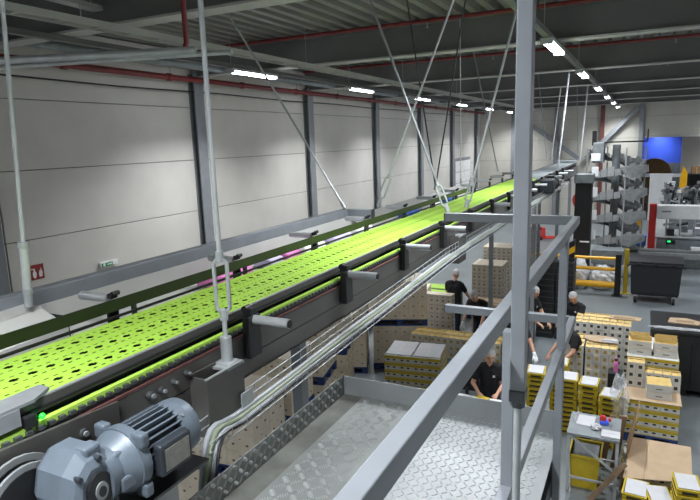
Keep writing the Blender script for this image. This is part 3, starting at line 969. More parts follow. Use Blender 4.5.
# ================================================================== GOODS: cartons, trays, pallets
def carton_mesh(name, size, side, top, marks=None, mk='print_brown', flap=True):
    """origin at the centre of the base; tape seam and flaps on top, print on the four sides"""
    sx, sy, sz = size
    m = MB()
    m.bbox((0, 0, sz / 2), (sx, sy, sz), side, min(size) * 0.02)
    if flap:
        g = 0.004
        m.box((0, sy / 4, sz + 0.0015), (sx - 0.004, sy / 2 - g, 0.003), top)
        m.box((0, -sy / 4, sz + 0.0015), (sx - 0.004, sy / 2 - g, 0.003), top)
    else:
        m.box((0, 0, sz + 0.0015), (sx - 0.004, sy - 0.004, 0.003), top)
    for (u, v, w, h) in (marks or []):
        m.box((u * sx / 2, -sy / 2 - 0.001, v * sz), (w * sx, 0.002, h * sz), mk)
        m.box((-u * sx / 2, sy / 2 + 0.001, v * sz), (w * sx, 0.002, h * sz), mk)
        m.box((sx / 2 + 0.001, u * sy / 2, v * sz), (0.002, w * sy, h * sz), mk)
        m.box((-sx / 2 - 0.001, -u * sy / 2, v * sz), (0.002, w * sy, h * sz), mk)
    return m.mesh(name)


def ragged(me_size, name, mk):
    sx, sy, sz = me_size
    m = MB().bbox((0, 0, sz / 2), (sx, sy, sz), 'carton_white', 0.003)
    m.box((0, 0, sz + 0.001), (sx - 0.006, sy - 0.006, 0.002), 'gold_top')
    m.prism([(-sx / 2 + 0.004, -sy / 2 + 0.004, sz), (sx / 2 - 0.004, -sy / 2 + 0.004, sz), (sx / 2 - 0.01, -sy * 0.12, sz + 0.022), (-sx / 2 + 0.01, -sy * 0.12, sz + 0.016)], (0, 0, 0.003), 'gold_top')
    m.prism([(-sx / 2 + 0.004, sy / 2 - 0.004, sz), (-sx / 2 + 0.01, sy * 0.1, sz + 0.02), (sx / 2 - 0.01, sy * 0.14, sz + 0.012), (sx / 2 - 0.004, sy / 2 - 0.004, sz)], (0, 0, 0.003), 'gold_top')
    for s in (-1, 1):
        m.box((0, s * (sy / 2 + 0.001), sz * 0.5), (sx * 0.42, 0.002, sz * 0.4), mk)
        m.box((s * (sx / 2 + 0.001), 0, sz * 0.5), (0.002, sy * 0.5, sz * 0.3), mk)
    return m.mesh(name)


def tray_mesh(name, sx, sy, sz, th=0.012):
    """yellow stacking tray: floor, four walls, rim, dark hand slots and corner feet"""
    m = MB()
    m.span((-sx / 2, -sy / 2, 0.012), (sx / 2, sy / 2, 0.022), 'yellow')
    for s in (-1, 1):
        m.box((0, s * (sy / 2 - th / 2), sz * 0.53), (sx, th, sz * 0.86), 'yellow')
        m.box((s * (sx / 2 - th / 2), 0, sz * 0.53), (th, sy - 2 * th, sz * 0.86), 'yellow')
        m.box((0, s * (sy / 2 + 0.004), sz * 0.9), (sx + 0.016, 0.012, sz * 0.16), 'yellow')
        m.box((s * (sx / 2 + 0.004), 0, sz * 0.9), (0.012, sy, sz * 0.16), 'yellow')
        m.box((0, s * (sy / 2 + 0.002), sz * 0.45), (sx * 0.62, 0.006, sz * 0.3), 'tray_slot')
        m.box((s * (sx / 2 + 0.002), 0, sz * 0.45), (0.006, sy * 0.62, sz * 0.3), 'tray_slot')
        for q in (-1, 1):
            m.box((s * (sx / 2 - 0.03), q * (sy / 2 - 0.03), 0.006), (0.05, 0.05, 0.012), 'yellow')
    return m.mesh(name)


def put(name, me, loc, rz, label, cat, group):
    o = link(name, me, None, loc)
    o.rotation_euler = (0, 0, rz)
    return tag(o, label, cat, group)


CORE = {}


def flush_core():
    for (name, mats_), (vs_, fs_, mi_) in CORE.items():
        me = bpy.data.meshes.new(name + '_rest')
        me.from_pydata(vs_, [], fs_)
        for m_ in mats_:
            me.materials.append(m_)
        me.polygons.foreach_set('material_index', mi_)
        o = link('inner_' + name + 's', me, None, None, 'stuff')
        tag(o, 'the %ss packed out of sight inside and behind the stacks' % name.replace('_', ' '), 'cartons')
    CORE.clear()


def core_add(name, me, M):
    key = (name, tuple(me.materials))
    if key not in CORE:
        CORE[key] = ([], [], [])
    vs_, fs_, mi_ = CORE[key]
    b = len(vs_)
    vs_.extend([tuple(M @ v.co) for v in me.vertices])
    for p in me.polygons:
        fs_.append([b + i for i in p.vertices])
        mi_.append(p.material_index)


KIND = {}


def grid(name, me, size, org, rz, n, label, cat, group, jit=0.004, gap=0.004, skip=None, ragged=0):
    """n=(nx,ny,nz) copies; org is the front-left bottom corner, rotated by rz about z"""
    rot = Matrix.Rotation(rz, 3, 'Z')
    for k in range(n[2]):
        for j in range(n[1]):
            for i in range(n[0]):
                if skip and skip(i, j, k):
                    continue
                p = Vector(((i + 0.5) * (size[0] + gap), (j + 0.5) * (size[1] + gap), k * (size[2] + (0.0035 if size is not SG else 0.0035))))
                p.x += rnd.uniform(-jit, jit) * 0.08
                p.y += -abs(rnd.uniform(-jit, jit)) if j == 0 else 0.0
                loc, ang = Vector(org) + rot @ p, rz + rnd.uniform(-1, 1) * jit * 0.4
                seen = j == 0 or k == n[2] - 1 or (i == n[0] - 1 if loc.x < 0 else i == 0)
                nm = KIND.get(me.name.split('.')[0], name)
                above = k < n[2] - 1 and not (skip and skip(i, j, k + 1))
                mm = PLAIN.get(me.name, me) if above else me
                if seen:
                    put(nm, mm, loc, ang, label, cat, group)
                else:
                    core_add(nm, mm, Matrix.Translation(loc) @ Matrix.Rotation(ang, 4, 'Z'))


PB = {}


def pallet(loc, rz, label, group=None, mt='blue_pallet', dims=(1.2, 0.8)):
    if (mt, dims) not in PB:
        L, W = dims
        t = thing('pallet', label, 'pallet', loc, rz, group)
        bd = MB().bbox((0, 0, 0), (L, 0.12, 0.022), mt, 0.003).mesh('deck_board')
        cb_ = MB().bbox((0, 0, 0), (0.12, W, 0.022), mt, 0.003).mesh('stringer')
        bl = MB().bbox((0, 0, 0), (0.12, 0.1, 0.078), mt, 0.004).mesh('block')
        rn = MB().bbox((0, 0, 0), (L, 0.1, 0.022), mt, 0.003).mesh('runner')
        for k in range(5):
            link('deck_board', bd, t, (0, -W / 2 + 0.06 + k * (W - 0.12) / 4, 0.133))
        for k in range(3):
            link('stringer', cb_, t, (-L / 2 + 0.06 + k * (L - 0.12) / 2, 0, 0.111))
            link('runner', rn, t, (0, -W / 2 + 0.05 + k * (W - 0.1) / 2, 0.011))
            for q in range(3):
                link('block', bl, t, (-L / 2 + 0.06 + k * (L - 0.12) / 2, -W / 2 + 0.05 + q * (W - 0.1) / 2, 0.061))
        PB[(mt, dims)] = t
        return t
    t = copy_tree(PB[(mt, dims)])
    t.location = loc
    t.rotation_euler = (0, 0, rz)
    tag(t, label, 'pallet', group)
    return t


SB = (0.39, 0.39, 0.21)
M_BEIGE = carton_mesh('carton_beige', SB, 'carton_beige', 'carton_beige', [(-0.5, 0.4, 0.09, 0.12), (0.5, 0.4, 0.09, 0.12), (0.0, 0.75, 0.07, 0.05)])
M_GREY = carton_mesh('carton_grey', SB, 'carton_grey', 'carton_white', [(-0.4, 0.4, 0.12, 0.3), (0.4, 0.4, 0.12, 0.3)])
SG = (0.13, 0.24, 0.142)
M_GOLDP = carton_mesh('carton_gold', SG, 'carton_white', 'gold_top', [(0.0, 0.5, 0.42, 0.4)], 'gold_print')
M_GOLDKP = carton_mesh('carton_gold_dark', SG, 'carton_white', 'gold_top', [(0.0, 0.5, 0.42, 0.4)], 'print_dark')
PLAIN = {}
M_GOLD = ragged(SG, 'carton_gold', 'gold_print')
M_GOLDK = ragged(SG, 'carton_gold_dark', 'print_dark')
PLAIN.update({M_GOLD.name: M_GOLDP, M_GOLDK.name: M_GOLDKP})
M_BGRID = carton_mesh('carton_slim', (0.135, 0.26, 0.2), 'carton_grey', 'carton_beige', [(0.0, 0.3, 0.3, 0.22), (0.0, 0.75, 0.5, 0.06)], 'print_brown')
SY = (0.262, 0.39, 0.142)


def ycarton(name):
    sx, sy, sz = SY
    m = MB().bbox((0, 0, sz / 2), (sx, sy, sz), 'carton_white', 0.003)
    m.box((0, 0, 0.112), (sx + 0.006, sy + 0.006, 0.052), 'yellow')
    m.box((0, 0, 0.006), (sx + 0.004, sy + 0.004, 0.012), 'yellow')
    for s in (-1, 1):
        for u in (-0.22, 0.22):
            m.box((u * sx, s * (sy / 2 + 0.002), 0.062), (sx * 0.2, 0.003, 0.026), 'tray_slot')
        for u in (-0.3, 0, 0.3):
            m.box((s * (sx / 2 + 0.002), u * sy, 0.062), (0.003, sy * 0.13, 0.026), 'tray_slot')
    m.box((0, 0, sz + 0.001), (sx - 0.01, sy - 0.01, 0.002), 'carton_white')
    return m.mesh(name)


M_YC = ycarton('carton_yellow_band')
ST = (0.27, 0.38, 0.088)
M_TRAY = tray_mesh('tray', *ST)
M_INSERT = MB().bbox((0, 0, 0.004), (0.24, 0.35, 0.008), 'paper', 0.002).mesh('tray_liner')

KIND.update({'carton_beige': 'beige_carton', 'carton_grey': 'grey_carton', 'carton_gold': 'gold_topped_carton', 'carton_gold_dark': 'square_print_carton', 'carton_slim': 'slim_carton', 'carton_yellow_band': 'yellow_banded_carton'})
# ---- double-stacked pallets of beige cartons below the conveyor
left_pallets = [(-5.75, 11.25, 22, 'second farthest'), (-4.72, 11.72, 22, 'farthest'), (-5.55, 9.55, 16, 'third farthest'), (-5.25, 8.2, 12, 'fourth farthest'),
                (-4.95, 6.85, 8, 'fifth farthest'), (-4.6, 5.5, 5, 'nearest')]
for q, (x, y, a, nm) in enumerate(left_pallets):
    rz = R(a)
    wide = nm == 'farthest'
    pl = (1.2, 0.8)
    rot = Matrix.Rotation(rz, 3, 'Z')
    if nm == 'second farthest':
        dims = (0.8, 1.2)
        n = (2, 3, 4)
        off = Vector((-0.394, -0.591, 0))
    else:
        dims = (1.2, 0.8)
        n = (3, 2, 4)
        off = Vector((-0.591, -0.394, 0))
    pallet((x, y, 0), rz, 'blue pallet on the floor, %s of the carton row under the conveyor' % nm, 'blue pallets under the conveyor', dims=dims)
    grid('carton', M_BEIGE, SB, Vector((x, y, 0.1455)) + rot @ off, rz, n, 'beige printed carton in the lower load of the %s double-stacked pallet under the conveyor' % nm, 'carton', 'cartons lower load %s pallet' % nm, 0.012)
    zt = 0.1455 + 4 * 0.2135 + 0.003
    pallet((x, y, zt), rz, 'blue pallet resting on cartons, %s of the carton row under the conveyor' % nm, 'blue pallets under the conveyor', dims=dims)
    gm_ = M_GREY if nm == 'second farthest' else M_BEIGE
    grid('carton', gm_, SB, Vector((x, y, zt + 0.1455)) + rot @ off, rz, (n[0], n[1], 3 if nm == 'second farthest' else 4), '%s carton in the upper load of the %s double-stacked pallet under the conveyor' % ('grey' if gm_ is M_GREY else 'beige printed', nm), 'carton', 'cartons upper load %s pallet' % nm, 0.012)
# further rows behind, seen only under the conveyor edge
for q, (x, y, nm) in enumerate(((-6.9, 13.4, 'left'), (-5.4, 13.9, 'right'))):
    pallet((x, y, 0), R(10), 'blue pallet of the rear pair by the left wall, %s one' % nm, 'rear blue pallets')
    rot = Matrix.Rotation(R(10), 3, 'Z')
    grid('carton', M_BEIGE, SB, Vector((x, y, 0.1455)) + rot @ Vector((-0.591, -0.394, 0)), R(10), (3, 2, 5), 'beige carton on the %s pallet of the rear pair by the left wall' % nm, 'carton', 'cartons rear %s pallet' % nm, 0.012)

# ---- pallet of white-topped yellow banded cartons beyond the platform
p0 = Vector((-3.72, 10.05, 0))
rz = R(8)
pallet(p0, rz, 'blue pallet under the white-topped yellow banded cartons beyond the platform')
rot = Matrix.Rotation(rz, 3, 'Z')
grid('carton', M_YC, SY, p0 + Vector((0, 0, 0.1455)) + rot @ Vector((-0.532, -0.394, 0)), rz, (4, 2, 6), 'yellow banded white carton on the pallet just beyond the platform end', 'carton', 'cartons on the pallet beyond the platform')
for s, nm in ((-1, 'left'), (1, 'right')):
    o = MB().bbox((0, 0, 0.01), (0.5, 0.74, 0.02), 'paper', 0.006).bbox((0, 0, 0.022), (0.03, 0.74, 0.004), 'carton_white', 0.001).build('cover_sheet', None, p0 + Vector((0, 0, 0.1455 + 6 * 0.1455 + 0.002)) + rot @ Vector((s * 0.265, 0, 0)))
    o.rotation_euler = (0, 0, rz)
    tag(o, '%s white cover sheet on top of the yellow banded cartons beyond the platform' % nm, 'sheet')


# ---- tables
def table(name, label, x0, x1, y0, y1, z, top='galv', leg='steel', th=0.03, brace=False, shelf=None):
    t = thing(name, label, 'table', (x0, y0, 0))
    w, d = x1 - x0, y1 - y0
    MB().bbox((w / 2, d / 2, z - th / 2), (w, d, th), top, 0.004).build('top', t)
    for px_ in (0.03, w - 0.03):
        for py_ in (0.03, d - 0.03):
            MB().bbox((px_, py_, (z - th) / 2), (0.04, 0.04, z - th), leg, 0.003).build('leg', t)
    MB().bbox((w / 2, 0.03, 0.22), (w - 0.06, 0.03, 0.03), leg, 0.003).build('stretcher', t)
    MB().bbox((w / 2, d - 0.03, 0.22), (w - 0.06, 0.03, 0.03), leg, 0.003).build('stretcher', t)
    if brace:
        MB().beam((0.05, 0.03, z - 0.05), (w - 0.06, 0.03, 0.42), 0.02, 0.03, leg).build('brace', t)
    if shelf:
        MB().bbox((w / 2, d / 2, shelf), (w - 0.04, d - 0.04, 0.02), top, 0.003).build('shelf', t)
    return t


# long packing table with a row of small gold-topped cartons
table('packing_table', 'long low packing table beyond the platform under a row of gold-topped cartons', -4.2, -2.25, 10.95, 11.6, 0.56, 'machine_grey')
grid('carton', M_GOLD, SG, (-4.18, 11.0, 0.5615), 0, (14, 2, 3), 'small gold-topped white carton in the row on the long packing table', 'carton', 'gold-topped cartons on the long packing table', 0.02)
# stack of slim grey cartons left of the standing worker
pallet((-4.27, 13.05, 0), 0, 'blue pallet under the block of slim grey cartons beside the worker with back turned', dims=(0.8, 0.8))
grid('carton', M_BGRID, (0.135, 0.26, 0.2), (-4.69, 12.83, 0.1455), 0, (6, 1, 6), 'slim grey carton in the square block left of the worker with back turned', 'carton', 'slim cartons in the square block')
# kraft stacks behind the workers
pallet((-3.65, 15.9, 0), 0, 'blue pallet under the nearer slim carton stack behind the bending worker')
grid('carton', M_BGRID, (0.135, 0.26, 0.2), (-4.08, 15.5, 0.1455), 0, (6, 3, 7), 'slim carton in the nearer stack behind the bending worker', 'carton', 'slim cartons nearer stack')
pallet((-3.75, 17.5, 0), 0, 'blue pallet under the farther slim carton stack behind the bending worker')
grid('carton', M_BGRID, (0.135, 0.26, 0.2), (-4.17, 17.1, 0.1455), 0, (6, 3, 8), 'slim carton in the farther stack behind the bending worker', 'carton', 'slim cartons farther stack')
pallet((-3.35, 20.6, 0), R(90), 'blue pallet under the tall narrow carton tower in the back aisle')
grid('carton', M_BGRID, (0.135, 0.26, 0.2), (-3.6, 20.1, 0.1455), 0, (3, 3, 9), 'slim carton in the tall narrow tower in the back aisle', 'carton', 'slim cartons in the narrow tower')
# big open kraft carton with cardboard on its top, before the near stack
t = thing('kraft_box', 'large kraft carton used as a worktop beside the bending worker', 'box', (-3.25, 14.25, 0))
MB().bbox((0, 0, 0.46), (0.85, 0.6, 0.92), 'kraft', 0.008).build('body', t)
MB().box((0, -0.36, 0.86), (0.84, 0.15, 0.008), 'kraft', Matrix.Rotation(R(-35), 3, 'X')).build('flap', t)
for q, (dx, dy, w, d, a) in enumerate(((-0.15, 0.05, 0.5, 0.35, 12), (0.2, -0.05, 0.4, 0.3, -20))):
    o = MB().bbox((0, 0, 0.006), (w, d, 0.012), 'kraft', 0.002).box((0, d * 0.3, 0.013), (w * 0.9, 0.01, 0.003), 'kraft_dark').build('cardboard_sheet', None, (-3.25 + dx, 14.25 + dy, 0.922 + 0.0135 * q))
    o.rotation_euler = (0, 0, R(a))
    tag(o, ['left loose cardboard piece on the large kraft carton', 'right loose cardboard piece on the large kraft carton'][q], 'cardboard')
# short lime conveyor at floor level
t = thing('floor_conveyor', 'short floor conveyor with two lime green lanes by the worker with back turned', 'conveyor', (-5.7, 14.9, 0))
for k, y in enumerate((0.0, 0.62)):
    MB().bbox((0.65, y, 0.84), (1.4, 0.46, 0.05), 'lime', 0.015).build('lane', t)
MB().bbox((0.65, 0.31, 0.8), (1.42, 0.12, 0.1), 'black', 0.01).bbox((0.65, -0.28, 0.8), (1.42, 0.06, 0.1), 'steel', 0.01).bbox((0.65, 0.9, 0.8), (1.42, 0.06, 0.1), 'steel', 0.01).build('frame', t)
for x in (0.05, 1.25):
    for y in (-0.28, 0.9):
        MB().bbox((x, y, 0.38), (0.05, 0.05, 0.76), 'steel', 0.004).build('leg', t)

# ---- block A: gold-topped cartons with dark squares, in front of the yellow barrier
pallet((-0.55, 12.9, 0), 0, 'blue pallet under the carton block with dark squares at the centre right')
grid('carton', M_GOLDK, SG, (-1.11, 12.5, 0.1455), 0, (8, 3, 7), 'small gold-topped carton with dark square in the block behind the others', 'carton', 'cartons with dark squares', 0.015)
o = MB().prism([(-0.28, -0.12, 0), (0.3, -0.14, 0), (0.34, 0.1, 0), (0.05, 0.17, 0), (-0.27, 0.13, 0)], (0, 0, 0.014), 'kraft').prism([(-0.2, -0.1, 0.014), (0.2, -0.11, 0.014), (0.2, -0.09, 0.05), (-0.2, -0.08, 0.05)], (0, 0.01, 0), 'kraft').build('cardboard_sheet', None, (-0.18, 12.95, 0.1455 + 7 * 0.1455 + 0.024))
tag(o, 'folded cardboard lying on the carton block with dark squares', 'cardboard')
# ---- block B nearer, in two groups with a gap
pallet((-0.7, 11.35, 0), 0, 'blue pallet under the nearer block of gold-topped cartons at the centre right')
grid('carton', M_GOLD, SG, (-1.2, 11.0, 0.1455), 0, (3, 3, 7), 'gold-topped carton in the left half of the nearer carton block', 'carton', 'nearer block, left half', 0.02)
grid('carton', M_GOLD, SG, (-0.77, 11.0, 0.1455), 0, (4, 2, 7), 'gold-topped carton in the right half of the nearer carton block', 'carton', 'nearer block, right half', 0.02)
poly = [(0.3 * math.cos(a) * (1 + 0.1 * math.sin(3 * a)), 0.19 * math.sin(a), 0) for a in [k * 2 * math.pi / 14 for k in range(14)]]
o = MB().prism(poly, (0, 0, 0.012), 'kraft').build('cardboard_sheet', None, (-0.55, 11.42, 0.1455 + 7 * 0.1455 + 0.024))
tag(o, 'rounded piece of cardboard lying on the nearer carton block', 'cardboard')
o = MB().prism([(-0.14, -0.12, 0), (0.16, -0.1, 0), (0.12, 0.12, 0.0), (-0.1, 0.1, 0)], (0, 0, 0.004), 'paper').prism([(-0.14, -0.12, 0.004), (0.16, -0.1, 0.004), (0.15, -0.09, 0.04), (-0.12, -0.1, 0.05)], (0, 0.004, 0), 'paper').build('paper_sheet', None, (-0.38, 11.33, 0.1455 + 7 * 0.1455 + 0.0385))
tag(o, 'crumpled white paper on the nearer carton block', 'paper')


# ---- stacks of yellow trays
def tray_stack(nm, x, y, n, rz, z0=0.0, insert=True, tilt_top=0):
    for k in range(n):
        put('tray', M_TRAY, (x + rnd.uniform(-.006, .006), y + rnd.uniform(-.006, .006), z0 + k * 0.088), rz + rnd.uniform(-.03, .03), 'yellow tray in the stack %s' % nm, 'tray', 'tray stack %s' % nm)
    if insert:
        o = put('tray_liner', M_INSERT, (x, y, z0 + n * 0.088 + 0.0005), rz, 'white liner on the tray stack %s' % nm, 'liner', None)


tray_stack('left of the three beside the pink bottle', -0.93, 9.95, 11, R(3))
tray_stack('middle of the three beside the pink bottle', -0.60, 9.85, 11, R(-2))
tray_stack('right of the three beside the pink bottle', -0.27, 9.7, 10, R(-8))
tray_stack('right of the tall post', -1.42, 9.6, 13, R(4))
tray_stack('half hidden behind the railing corner post', -1.13, 10.35, 12, R(2))

# ---- pallet C
pallet((0.33, 10.3, 0), 0, 'blue pallet at the front of the yellow banded carton load on the right', dims=(0.8, 0.8))
grid('carton', M_YC, SY, (-0.07, 9.91, 0.1455), 0, (3, 2, 4), 'yellow banded carton on the front pallet under the large cardboard sheet', 'carton', 'cartons on the front right pallet')
zc = 0.1455 + 4 * 0.1455 + 0.003
o = MB().bbox((0, 0, 0.006), (0.84, 0.84, 0.012), 'kraft', 0.003).box((0, 0.1, 0.0125), (0.82, 0.004, 0.002), 'kraft_dark').build('cardboard_sheet', None, (0.33, 10.31, zc))
tag(o, 'large flat cardboard sheet covering the front right carton pallet', 'cardboard')
pallet((0.33, 11.25, 0), 0, 'blue pallet under the taller yellow banded load on the right', dims=(0.8, 1.2))
grid('carton', M_YC, SY, (-0.07, 10.78, 0.1455), 0, (3, 3, 7), 'yellow banded carton in the taller load behind the cardboard sheet', 'carton', 'cartons in the taller right load')
zc2 = 0.1455 + 7 * 0.1455
M_FLAT = MB().bbox((0, 0, 0.06), (0.36, 0.36, 0.12), 'carton_white', 0.004).box((0, -0.181, 0.05), (0.1, 0.003, 0.012), 'print_dark').box((0.0, 0, 0.122), (0.35, 0.35, 0.004), 'gold_top').mesh('bundle')
for s, nm in ((0.12, 'left'), (0.52, 'right')):
    for k in range(2):
        put('carton_bundle', M_FLAT, (s, 11.05, zc2 + 0.0045 + k * 0.125), R(2 - 3 * k), 'white carton in the %s two-high bundle on the taller yellow banded load' % nm, 'carton', '%s white bundle' % nm)
    for k in range(5):
        o = MB().box((0, 0, 0.03), (0.32, 0.012, 0.06), 'gold_top').box((0, -0.02, 0.022), (0.3, 0.01, 0.044), 'gold_top').build('gold_sleeve', None, (s + rnd.uniform(-.02, .02), 10.94 + 0.06 * k, zc2 + 0.2575))
        o.rotation_euler = (0, 0, rnd.uniform(-.08, .08))
        tag(o, 'upright gold sleeve on the %s white bundle of the taller load' % nm, 'sleeve', 'gold sleeves %s' % nm)
# gold-topped cartons and a white bundle on the sheet
grid('carton', M_GOLDK, SG, (-0.06, 10.42, zc + 0.0145), 0, (4, 1, 3), 'gold-topped carton standing on the large cardboard sheet', 'carton', 'cartons on the cardboard sheet', 0.012, skip=lambda i, j, k: i > 1 and k == 2)
grid('carton', M_GOLDK, SG, (0.48, 10.42, zc + 0.0145), 0, (2, 1, 2), 'gold-topped carton of the low pair on the large cardboard sheet', 'carton', 'low pair on the cardboard sheet', 0.012)
for k in range(2):
    put('carton_bundle', M_FLAT, (0.42, 10.2, zc + 0.0145 + k * 0.125), R(3), 'white flat carton in front of the gold-topped cartons on the sheet', 'carton', 'white bundle on the sheet')


# ---- stretch film hanging off the pallet, and bags behind the barrier
def crumple(name, r, mt, seed, label, cat, loc, amp=0.3, nu=28, nv=18, parent=None, freq=3.0):
    m = MB().ell((0, 0, 0), (1, 1, 1), mt, nu, nv)
    o_ = Vector((seed * 7.1, seed * 3.3, 0))
    vs_ = []
    for v in m.v:
        v = Vector(v)
        d = noise.noise(v * freq + o_) * amp + abs(noise.noise(v * freq * 2.3 + o_)) * amp * 0.7
        v = v * (1 + d)
        z = v.z * r[2]
        vs_.append((v.x * r[0], v.y * r[1], max(z, -r[2] * 0.8)))
    m.v = vs_
    m.sm = [False] * len(m.sm)
    o = m.build(name, None, (loc[0], loc[1], loc[2] + r[2] * 0.8))
    return tag(o, label, cat)


crumple('stretch_film', (0.13, 0.2, 0.42), 'film', 3, 'crumpled clear stretch film between the tray stacks and the right pallet', 'film', (-0.14, 9.62, 0.45), 0.35)
# ---- pink bottle on a small stool
t = thing('stool_box', 'dark upturned crate that the pink bottle stands on', 'crate', (-0.24, 10.78, 0))
MB().bbox((0, 0, 0.42), (0.24, 0.24, 0.84), 'black_soft', 0.01).build('body', t)
for k in range(4):
    MB().box((0, -0.123, 0.15 + 0.18 * k), (0.18, 0.006, 0.05), 'black').build('slot', t)
t = thing('water_bottle', 'pink water bottle with a black cap beside the tray stacks', 'bottle', (-0.24, 10.74, 0.8405))
m = MB()
for (a, b, ra, rb) in ((0, 0.01, 0.03, 0.036), (0.01, 0.17, 0.036, 0.036), (0.17, 0.21, 0.036, 0.022)):
    m.cyl((0, 0, a), (0, 0, b), ra, 'pink', 16, r2=rb)
m.build('body', t)
MB().cyl((0, 0, 0.21), (0, 0, 0.25), 0.027, 'black', 14).cyl((0, 0, 0.25), (0, 0, 0.275), 0.016, 'pink', 12, r2=0.01).build('cap', t)

# ---- steel worktable at the lower right
table('work_table', 'steel frame worktable with diagonal brace at the lower right', -0.76, -0.08, 8.05, 8.75, 0.9, 'machine_grey', 'stainless', 0.035, True)
zt = 0.9
o = MB().prism([(-0.12, -0.15, 0), (0.12, -0.17, 0), (0.13, 0.15, 0.01), (-0.1, 0.17, 0.0)], (0, 0, 0.006), 'paper').prism([(-0.12, -0.15, 0.006), (-0.1, 0.17, 0.006), (-0.115, 0.17, 0.06), (-0.14, -0.13, 0.07)], (0.004, 0, 0), 'paper').build('paper_sheet', None, (-0.55, 8.5, zt + 0.001))
tag(o, 'creased white paper carton blank at the back of the steel worktable', 'paper')
o = MB().bbox((0, 0, 0.012), (0.24, 0.2, 0.024), 'paper', 0.004).box((0, 0, 0.026), (0.2, 0.003, 0.003), 'carton_white').build('paper_stack', None, (-0.14 - 0.06, 8.18, zt + 0.001))
tag(o, 'flat white paper stack on the right corner of the steel worktable', 'paper')
t = thing('tape_dispenser', 'small blue and red tape dispenser on the steel worktable', 'dispenser', (-0.3, 8.5, zt))
MB().bbox((0, 0, 0.03), (0.12, 0.08, 0.06), 'blue', 0.012).build('body', t)
MB().cyl((-0.02, -0.03, 0.08), (-0.02, 0.03, 0.08), 0.045, 'machine_red', 18).build('roll', t)
MB().bbox((0.07, 0, 0.08), (0.04, 0.05, 0.05), 'machine_red', 0.01).build('cutter', t)
crumple('paper_ball', (0.07, 0.06, 0.04), 'paper', 5, 'small crumpled white paper on the steel worktable', 'paper', (-0.4, 8.3, zt), 0.4, 14, 10)
t = thing('yellow_crate', 'yellow plastic bin under the steel worktable', 'crate', (-0.52, 8.42, 0))
m = MB()
for a, b, w0, w1 in ((0.0, 0.5, 0.34, 0.4),):
    pa = [(sx * w0 / 2, sy * 0.42 / 2, a) for sx, sy in ((-1, -1), (1, -1), (1, 1), (-1, 1))]
    pb = [(sx * w1 / 2, sy * 0.5 / 2, b) for sx, sy in ((-1, -1), (1, -1), (1, 1), (-1, 1))]
    m.add(pa + pb, [(0, 3, 2, 1), (0, 1, 5, 4), (1, 2, 6, 5), (2, 3, 7, 6), (3, 0, 4, 7)], 'yellow')
m.build('body', t)
MB().box((0, -0.25, 0.5), (0.43, 0.02, 0.035), 'yellow').box((0, 0.25, 0.5), (0.43, 0.02, 0.035), 'yellow').box((-0.205, 0, 0.5), (0.02, 0.48, 0.035), 'yellow').box((0.205, 0, 0.5), (0.02, 0.48, 0.035), 'yellow').build('rim', t)
MB().bbox((0, 0, 0.47), (0.36, 0.44, 0.03), 'machine_grey', 0.01).build('liner', t)
# leaning planks and cardboard between table and pallet
for q, (a, b, w) in enumerate((((-0.16, 8.9, 0.02), (-0.06, 8.95, 0.86), 0.1), ((-0.32, 8.86, 0.02), (-0.2, 8.95, 0.84), 0.08), ((-0.42, 7.93, 0.012), (0.0, 8.0, 0.62), 0.07))):
    a, b = Vector(a), Vector(b)
    o = MB().beam((0, 0, 0), b - a, w, 0.022, 'wood', up=(0.2, -1, 0)).build('wooden_plank', None, a)
    tag(o, ['right upright wooden plank leaning behind the steel worktable', 'left upright wooden plank leaning behind the steel worktable', 'short wooden plank slung across the side of the steel worktable'][q], 'plank')
o = MB().prism([(0, 0, 0), (0, 0.9, 0), (0.2, 0.95, 1.0), (0.16, 0.05, 1.05)], (0.012, 0, 0.004), 'kraft_dark').build('cardboard_sheet', None, (-0.06, 8.35, 0.0))
tag(o, 'brown cardboard sheet standing on edge between the worktable and the pallets', 'cardboard')

# ---- lower right pallet D with big cardboard and trays in front
pallet((0.4, 8.55, 0), R(3), 'wooden pallet under the tilted cardboard at the lower right', mt='wood', dims=(0.8, 0.8))
grid('carton', M_YC, SY, (0.0, 8.17, 0.1455), R(3), (3, 2, 2), 'yellow banded carton under the tilted cardboard at the lower right', 'carton', 'cartons under the tilted cardboard')
m = MB()
a_, b_, c_, d_ = Vector((0.06, 8.98, 0.53)), Vector((0.83, 8.98, 0.53)), Vector((0.80, 8.1, 0.47)), Vector((-0.02, 7.92, 0.45))
m.prism([a_, d_, c_, b_], (0, 0, 0.012), 'kraft')
e_, f_ = a_ + (b_ - a_) * 0.3, d_ + (c_ - d_) * 0.3
m.beam(e_ + Vector((0, 0, 0.0125)), f_ + Vector((0, 0, 0.0125)), 0.006, 0.003, 'kraft_dark')
o = m.build('cardboard_sheet')
o.location = a_
o.data.transform(Matrix.Translation(-a_))
tag(o, 'big tilted cardboard sheet at the lower right corner', 'cardboard')
tray_stack('left of three at the bottom edge', 0.14, 7.62, 6, R(-4))
tray_stack('middle of three at the bottom edge', 0.40, 7.58, 6, R(12))
tray_stack('right of three at the bottom edge', 0.70, 7.7, 8, R(6))

